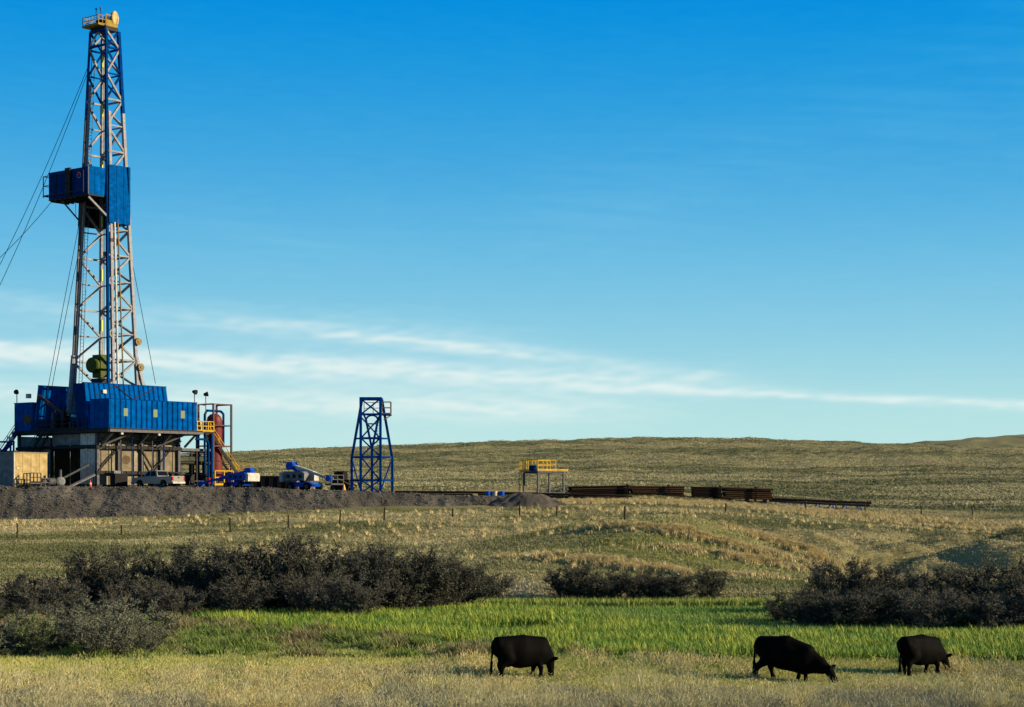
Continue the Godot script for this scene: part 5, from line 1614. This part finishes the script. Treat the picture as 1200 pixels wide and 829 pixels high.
func blue_tower():
	var t := thing("blue_steel_tower", "freestanding blue braced steel tower with a small yellow cage on top", "tower", at_pad(435.0, 218.0) + Vector3(0, 0.02, 0), 0.0)
	var H := 10.5
	var m: Material = M.frame_blue
	var f := 1.1
	for s in [-1.0, 1.0]:
		beam(t, "post", Vector3(s * 1.08, 0, f), Vector3(s * 1.08, H, f), 0.28, m)
		beam(t, "leg", Vector3(s * 2.24, 0, -f), Vector3(s * 2.24, 3.95, -f), 0.28, m)
		beam(t, "leg", Vector3(s * 2.24, 3.9, -f), Vector3(s * 1.1, H - 0.1, -f), 0.28, m)
		beam(t, "top_beam", Vector3(s * 1.08, H - 0.1, f), Vector3(s * 1.08, H - 0.1, -f), 0.26, m)
		for y in [1.45, 4.0, 6.05]:
			beam(t, "side_beam", Vector3(s * 1.08, y, f), Vector3(s * (2.24 if y < 4.1 else 1.85), y, -f), 0.16, m)
		beam(t, "side_brace", Vector3(s * 1.08, 0.2, f), Vector3(s * 2.24, 3.9, -f), 0.12, m)
		beam(t, "back_strut", Vector3(s * 0.68, 8.2, -f), Vector3(0, 4.9, -f), 0.24, m)
		beam(t, "back_strut", Vector3(s * 0.68, 8.2, -f), Vector3(s * 1.0, 8.9, -f), 0.2, m)
	for y in [10.4, 8.75]:
		beam(t, "top_beam", Vector3(-1.1, y, -f), Vector3(1.1, y, -f), 0.24, m)
	beam(t, "top_beam", Vector3(-1.22, H - 0.1, f), Vector3(1.22, H - 0.1, f), 0.3, m)
	beam(t, "back_post", Vector3(0, 0, -f), Vector3(0, 5.1, -f), 0.28, m)
	beam(t, "back_beam", Vector3(-0.6, 7.7, -f), Vector3(0.6, 7.7, -f), 0.14, m)
	for y in [1.45, 4.0]:
		beam(t, "back_beam", Vector3(-2.24, y, -f - 0.02), Vector3(2.24, y, -f - 0.02), 0.22, m)
		beam(t, "front_beam", Vector3(-1.08, y, f - 0.02), Vector3(1.08, y, f - 0.02), 0.22, m)
	beam(t, "back_beam", Vector3(-1.86, 6.05, -f - 0.02), Vector3(1.86, 6.05, -f - 0.02), 0.14, m)
	beam(t, "front_beam", Vector3(-1.08, 6.1, f - 0.02), Vector3(1.08, 6.1, f - 0.02), 0.14, m)
	for e in [[0.1, 1.4], [1.5, 3.9], [4.1, 6.0], [6.1, 8.3], [8.7, 10.3]]:
		beam(t, "cross_brace", Vector3(-1.0, e[0], f), Vector3(1.0, e[1], f), 0.16, m)
		beam(t, "cross_brace", Vector3(1.0, e[0], f + 0.003), Vector3(-1.0, e[1], f + 0.003), 0.16, m)
	# rounded gusset ring near the top
	var ring := MB.new()
	for k in 10:
		var a0 := PI * k / 10.0
		var a1 := PI * (k + 1) / 10.0
		ring.bar(Vector3(cos(a0) * 0.66, 8.1 + sin(a0) * 0.55, -f), Vector3(cos(a1) * 0.66, 8.1 + sin(a1) * 0.55, -f), 0.22, 0.2)
	obj(t, "arched_gusset", ring.mesh(), m)
	for z in [-f, f]:
		beam(t, "base_skid", Vector3(-2.4, 0.1, z), Vector3(2.4, 0.1, z), 0.3, m, 0.24)
	beam(t, "base_skid", Vector3(-2.3, 0.1, -f), Vector3(-2.3, 0.1, f), 0.25, m, 0.2)
	beam(t, "base_skid", Vector3(2.3, 0.1, -f), Vector3(2.3, 0.1, f), 0.25, m, 0.2)
	# ladder at the back
	var lad := MB.new()
	for s in [0.55, 0.95]: lad.bar(Vector3(s, 0.1, -f - 0.25), Vector3(s, 9.0, -f - 0.25), 0.05)
	for k in 28: lad.bar(Vector3(0.55, 0.4 + k * 0.31, -f - 0.25), Vector3(0.95, 0.4 + k * 0.31, -f - 0.25), 0.04)
	obj(t, "ladder", lad.mesh(), M.yellow)
	var cg := node(t, "cage_platform")
	block(cg, "floor", Vector3(1.7, 8.62, -0.1), Vector3(1.0, 0.1, 1.7), M.frame_blue)
	railing(cg, "railing", [Vector3(1.25, 8.67, 0.7), Vector3(2.15, 8.67, 0.7), Vector3(2.15, 8.67, -0.9), Vector3(-0.9, 8.67, -1.35)], 1.4, 0.035, M.tan, 1.0)
	beam(cg, "bracket", Vector3(2.1, 8.55, 0), Vector3(1.35, 8.1, 0), 0.1, M.tan)

func railed_platform():
	var x := xof(630.5, 224.0)
	var g := padtop(x) - 0.3
	var t := thing("railed_platform", "raised steel platform with yellow guard rails on four posts", "platform", Vector3(x, g, -224.0), 35.0)
	var a := 3.6
	var b := 2.75
	var h := 3.1
	for e in [[0, 0], [a, 0], [0, -b], [a, -b]]:
		beam(t, "post", Vector3(e[0], 0, e[1]), Vector3(e[0], h, e[1]), 0.2, M.steel)
	for y in [0.75, h]:
		beam(t, "beam", Vector3(0.12, y, 0), Vector3(a - 0.12, y, 0), 0.18, M.steel)
		beam(t, "beam", Vector3(0.12, y, -b), Vector3(a - 0.12, y, -b), 0.2, M.steel)
		beam(t, "beam", Vector3(0, y, -0.12), Vector3(0, y, -b + 0.12), 0.2, M.steel)
		beam(t, "beam", Vector3(a, y, -0.12), Vector3(a, y, -b + 0.12), 0.2, M.steel)
	block(t, "deck", Vector3(a * 0.5 + 0.1, h + 0.15, -b * 0.5 - 0.1), Vector3(a + 0.7, 0.1, b + 0.7), M.panel_grey)
	var d := h + 0.2
	railing(t, "guard_rail", [Vector3(-0.2, d, 0.2), Vector3(-0.2, d, -b - 0.4), Vector3(a + 0.4, d, -b - 0.4)], 1.2, 0.045, M.yellow, 1.1)
	railing(t, "guard_rail", [Vector3(-0.2, d, 0.22), Vector3(2.3, d, 0.22)], 1.2, 0.045, M.yellow, 1.15)
	beam(t, "toe_board", Vector3(-0.2, d + 0.1, 0.24), Vector3(a + 0.45, d + 0.1, 0.24), 0.06, M.yellow, 0.2)
	block(t, "control_box", Vector3(-0.3, d + 0.3, -0.6), Vector3(0.35, 0.6, 1.0), M.navy)
	var lad := MB.new()
	for s in [-0.2, 0.2]: lad.bar(Vector3(-0.4, -0.2, -b - 0.2 + s), Vector3(-0.4, d + 1.0, -b - 0.2 + s), 0.06)
	for k in 10: lad.bar(Vector3(-0.4, 0.2 + k * 0.31, -b - 0.4), Vector3(-0.4, 0.2 + k * 0.31, -b), 0.05)
	obj(t, "ladder", lad.mesh(), M.yellow)

func pipe_rack(label: String, px0: float, px1: float, py0: float, py1: float, d: float, legs: Array, layers: int, shade: Material):
	# a pair of long beams on triangular stands with a layer of pipes on top; py rows give the top of the beams
	var x0 := xof(px0, d)
	var x1 := xof(px1, d)
	var y0 := yof(py0, d)
	var y1 := yof(py1, d)
	var o := Vector3(x0, ground(x0, d), -d)
	var t := thing("pipe_rack", label, "pipe rack", o, 0.0, "pipe racks")
	for k in layers:
		rod(t, "pipe", Vector3(rng.randf_range(-0.3, 0.2), y0 - o.y - 0.12, -0.9 + k * 0.3), Vector3(x1 - x0 + rng.randf_range(-0.4, 0.4), y1 - o.y - 0.12, -0.9 + k * 0.3), 0.13, [shade, M.rust_dark, shade][k % 3])
	for z in [-0.7, 0.7]:
		beam(t, "rack_beam", Vector3(0.2, y0 - o.y - 0.42, z), Vector3(x1 - x0 - 0.2, y1 - o.y - 0.42, z), 0.2, M.black, 0.3)
	for px in legs:
		var x := xof(px, d) - x0
		var f := x / (x1 - x0)
		var top := lerpf(y0, y1, f) - o.y - 0.55
		var gy := maxf(ground(x + x0, d), pad_height(x + x0, d) if x + x0 < 3.0 else -9.0) - o.y
		var s := node(t, "stand")
		for z in [-0.8, 0.8]:
			beam(s, "strut", Vector3(x - 0.32, gy - 0.05, z), Vector3(x, top, z), 0.12, M.white)
			beam(s, "strut", Vector3(x + 0.32, gy - 0.05, z), Vector3(x, top, z), 0.12, M.lift_blue)
			beam(s, "sole", Vector3(x - 0.42, gy + 0.02, z), Vector3(x + 0.42, gy + 0.02, z), 0.1, M.white)
	return t

func pipe_stack(label: String, px0: float, px1: float, top0: float, top1: float, d: float, layers: int, m: Material, posts: Array):
	var x0 := xof(px0, d)
	var x1 := xof(px1, d)
	var r := 0.11
	var ya := yof(top0, d)
	var yb := yof(top1, d)
	var gy := ground((x0 + x1) * 0.5, d)
	var t := thing("pipe_stack", label, "pipe stack", Vector3(x0, gy, -d), 0.0, "stacks of drill pipe")
	for k in layers:
		for j in 5:
			var lo := rng.randf_range(-0.25, 0.25)
			var hi := rng.randf_range(-0.25, 0.25)
			var z := -0.5 + j * 0.25 + (0.0 if k % 2 else 0.02)
			rod(t, "pipe", Vector3(lo, ya - gy - r - (layers - 1 - k) * r * 2.02, z), Vector3(x1 - x0 + hi, yb - gy - r - (layers - 1 - k) * r * 2.02, z), r, m if rng.randf() < 0.8 else (M.rust_dark if m == M.rust else M.rust))
	for px in posts:
		var x := xof(px, d) - x0
		beam(t, "stake", Vector3(x, -0.3, 0.75), Vector3(x, lerpf(ya, yb, x / (x1 - x0)) - gy + 0.15, 0.75), 0.14, M.black)
		beam(t, "stake", Vector3(x, -0.3, -0.75), Vector3(x, lerpf(ya, yb, x / (x1 - x0)) - gy + 0.15, -0.75), 0.14, M.black)
	for f in [0.12, 0.5, 0.88]:
		var x: float = (x1 - x0) * f
		var low := lerpf(ya, yb, f) - gy - layers * r * 2.02
		block(t, "bearer", Vector3(x, (low - 0.4) * 0.5, 0), Vector3(0.3, low + 0.4, 1.7), M.black)

func racks():
	pipe_rack("dark pipe rack on white triangular stands right of the blue tower", 466, 556, 575.5, 576, 219.0, [483.0, 497.0, 523.0, 540.0], 6, M.rust_dark)
	pipe_rack("dark pipe rack behind the gravel heap", 558, 668, 576, 578.5, 220.0, [566.0, 575.0, 588.0, 651.0], 6, M.rust_dark)
	pipe_rack("low pipe rack running left under the dark pipe stack", 670, 738, 578.5, 580.5, 221.5, [684.0, 720.0], 5, M.rust)
	pipe_stack("dark pipe stack nearest the yellow railed platform", 668, 736, 570.5, 569, 230.0, 6, M.rust_dark, [735.0])
	pipe_stack("rust brown pipe stack left of the gap", 739, 800, 569.5, 570, 230.0, 6, M.rust, [783.0])
	pipe_stack("dark pipe stack right of the gap", 812, 845, 570.5, 571, 231.0, 6, M.rust_dark, [844.0])
	pipe_stack("rust brown pipe stack at the right end of the row", 848, 903, 571, 573, 231.0, 6, M.rust, [885.0])
	pipe_rack("long low pipe rack reaching farthest right", 900, 1020, 583.5, 588.5, 232.0, [907.0, 922.0, 941.0, 958.0, 974.0, 990.0, 1006.0], 4, M.rust_dark)
	var drums := [["left blue drum of three beside the gravel heap", 0.0, M.lift_blue], ["white drum between two blue drums beside the gravel heap", 0.75, M.white], ["right blue drum of three beside the gravel heap", 1.5, M.lift_blue]]
	for e in drums:
		var x: float = xof(572.0, 214.5) + e[1]
		var b := thing("drum", e[0], "drum", Vector3(x, padtop(x), -214.5), 0.0, "drums by the gravel heap")
		var d := MB.new()
		d.lathe(Vector3.ZERO, Vector3.UP, [[0.0, 0.0], [0.0, 0.28], [0.25, 0.28], [0.27, 0.3], [0.3, 0.28], [0.6, 0.28]], 14)
		obj(b, "drum_shell", d.mesh(), e[2])
		d = MB.new()
		d.lathe(Vector3.ZERO, Vector3.UP, [[0.6, 0.29], [0.63, 0.29], [0.63, 0.0]], 14)
		obj(b, "lid", d.mesh(), e[2])

func fences():
	# post and wire fences: [column, row of the foot, height in metres]
	var lines := {
		"weathered post and wire fence below the pad bank": [[-70, 638, 1.3], [20, 632, 1.35], [142, 628, 0.9], [270, 625, 1.35], [338, 620, 1.35], [398, 616, 1.4], [450, 611, 1.3], [530, 609, 1.0], [609, 608, 1.4], [652, 606, 1.0], [732, 614, 1.3]],
		"post and wire fence running right past the pipe racks": [[850, 603, 1.1], [944, 600, 1.2], [980, 600, 1.0], [1014, 601, 1.1], [1080, 603, 1.0], [1140, 604, 1.0], [1215, 606, 1.0]],
	}
	for label in lines:
		var pts := []
		for e in lines[label]:
			pts.append([on_ground(e[0], e[1]), e[2]])
		var o: Vector3 = pts[0][0]
		var t := thing("fence", label, "fence", o)
		var tops := []
		for e in pts:
			var p: Vector3 = e[0] - o
			var h: float = e[1]
			var b := MB.new()
			var lean := Vector3(rng.randf_range(-0.08, 0.08), h, rng.randf_range(-0.05, 0.05))
			b.tube(Vector3(0, -0.2, 0), lean * 0.5, 0.085, 0.08, 7)
			b.tube(lean * 0.5, lean, 0.08, 0.07, 7, true)
			obj(t, "post", b.mesh(), M.post).position = p
			tops.append([p, lean])
		for e in [0.9, 0.6, 0.32]:
			for k in tops.size() - 1:
				rod(t, "wire", tops[k][0] + tops[k][1] * e, tops[k + 1][0] + tops[k + 1][1] * e, 0.006, M.steel)

# ------------------------------------------------------------------
func _ready():
	# camera: level, lens shifted up
	var cam := Camera3D.new()
	cam.name = "camera"
	add_child(cam)
	cam.position = Vector3(0, EYE, 0)
	cam.projection = Camera3D.PROJECTION_FRUSTUM
	cam.near = 0.5
	cam.far = 6000.0
	cam.size = cam.near * 829.0 / FOCAL
	cam.frustum_offset = Vector2(0, cam.near * (LEVEL - 414.5) / FOCAL)
	cam.current = true
	# sky, exposure
	var env := Environment.new()
	env.background_mode = Environment.BG_SKY
	env.sky = Sky.new()
	env.sky.sky_material = make_sky()
	env.background_energy_multiplier = 0.52
	env.tonemap_mode = Environment.TONE_MAPPER_LINEAR
	env.tonemap_exposure = 1.95
	env.sdfgi_enabled = true
	env.ssao_enabled = true
	env.ssil_enabled = true
	var we := WorldEnvironment.new()
	we.name = "environment"
	we.environment = env
	add_child(we)
	# low sun on the right, a touch beyond the scene
	var sun := DirectionalLight3D.new()
	sun.name = "sun"
	add_child(sun)
	var az := deg_to_rad(80.0)
	var el := deg_to_rad(20.0)
	sun.look_at_from_position(Vector3(sin(az) * cos(el), sin(el), cos(az) * cos(el)), Vector3.ZERO)
	sun.light_energy = 1.6
	sun.light_color = Color(1.0, 0.90, 0.74)
	sun.light_angular_distance = 0.5
	sun.shadow_enabled = true
	# setup
	rng.seed = 7
	nz.seed = 1; nz.frequency = 0.05; nz.fractal_octaves = 4
	nz2.seed = 2; nz2.frequency = 0.035; nz2.fractal_octaves = 5
	nz3.seed = 3; nz3.frequency = 0.02; nz3.fractal_octaves = 3
	unit_box = BoxMesh.new()
	unit_rod = CylinderMesh.new()
	unit_rod.top_radius = 0.5
	unit_rod.bottom_radius = 0.5
	unit_rod.height = 1.0
	unit_rod.radial_segments = 12
	unit_rod.rings = 0
	make_materials()
	make_profile()
	print("setup ", Time.get_ticks_msec())
	make_ground()
	make_pad()
	make_mound()
	print("ground ", Time.get_ticks_msec())
	make_rig()
	make_yard()
	print("steel ", Time.get_ticks_msec())
	make_cows()
	print("cows ", Time.get_ticks_msec())
	make_shrubs()
	print("shrubs ", Time.get_ticks_msec())
	make_grass()
	print("grass ", Time.get_ticks_msec())
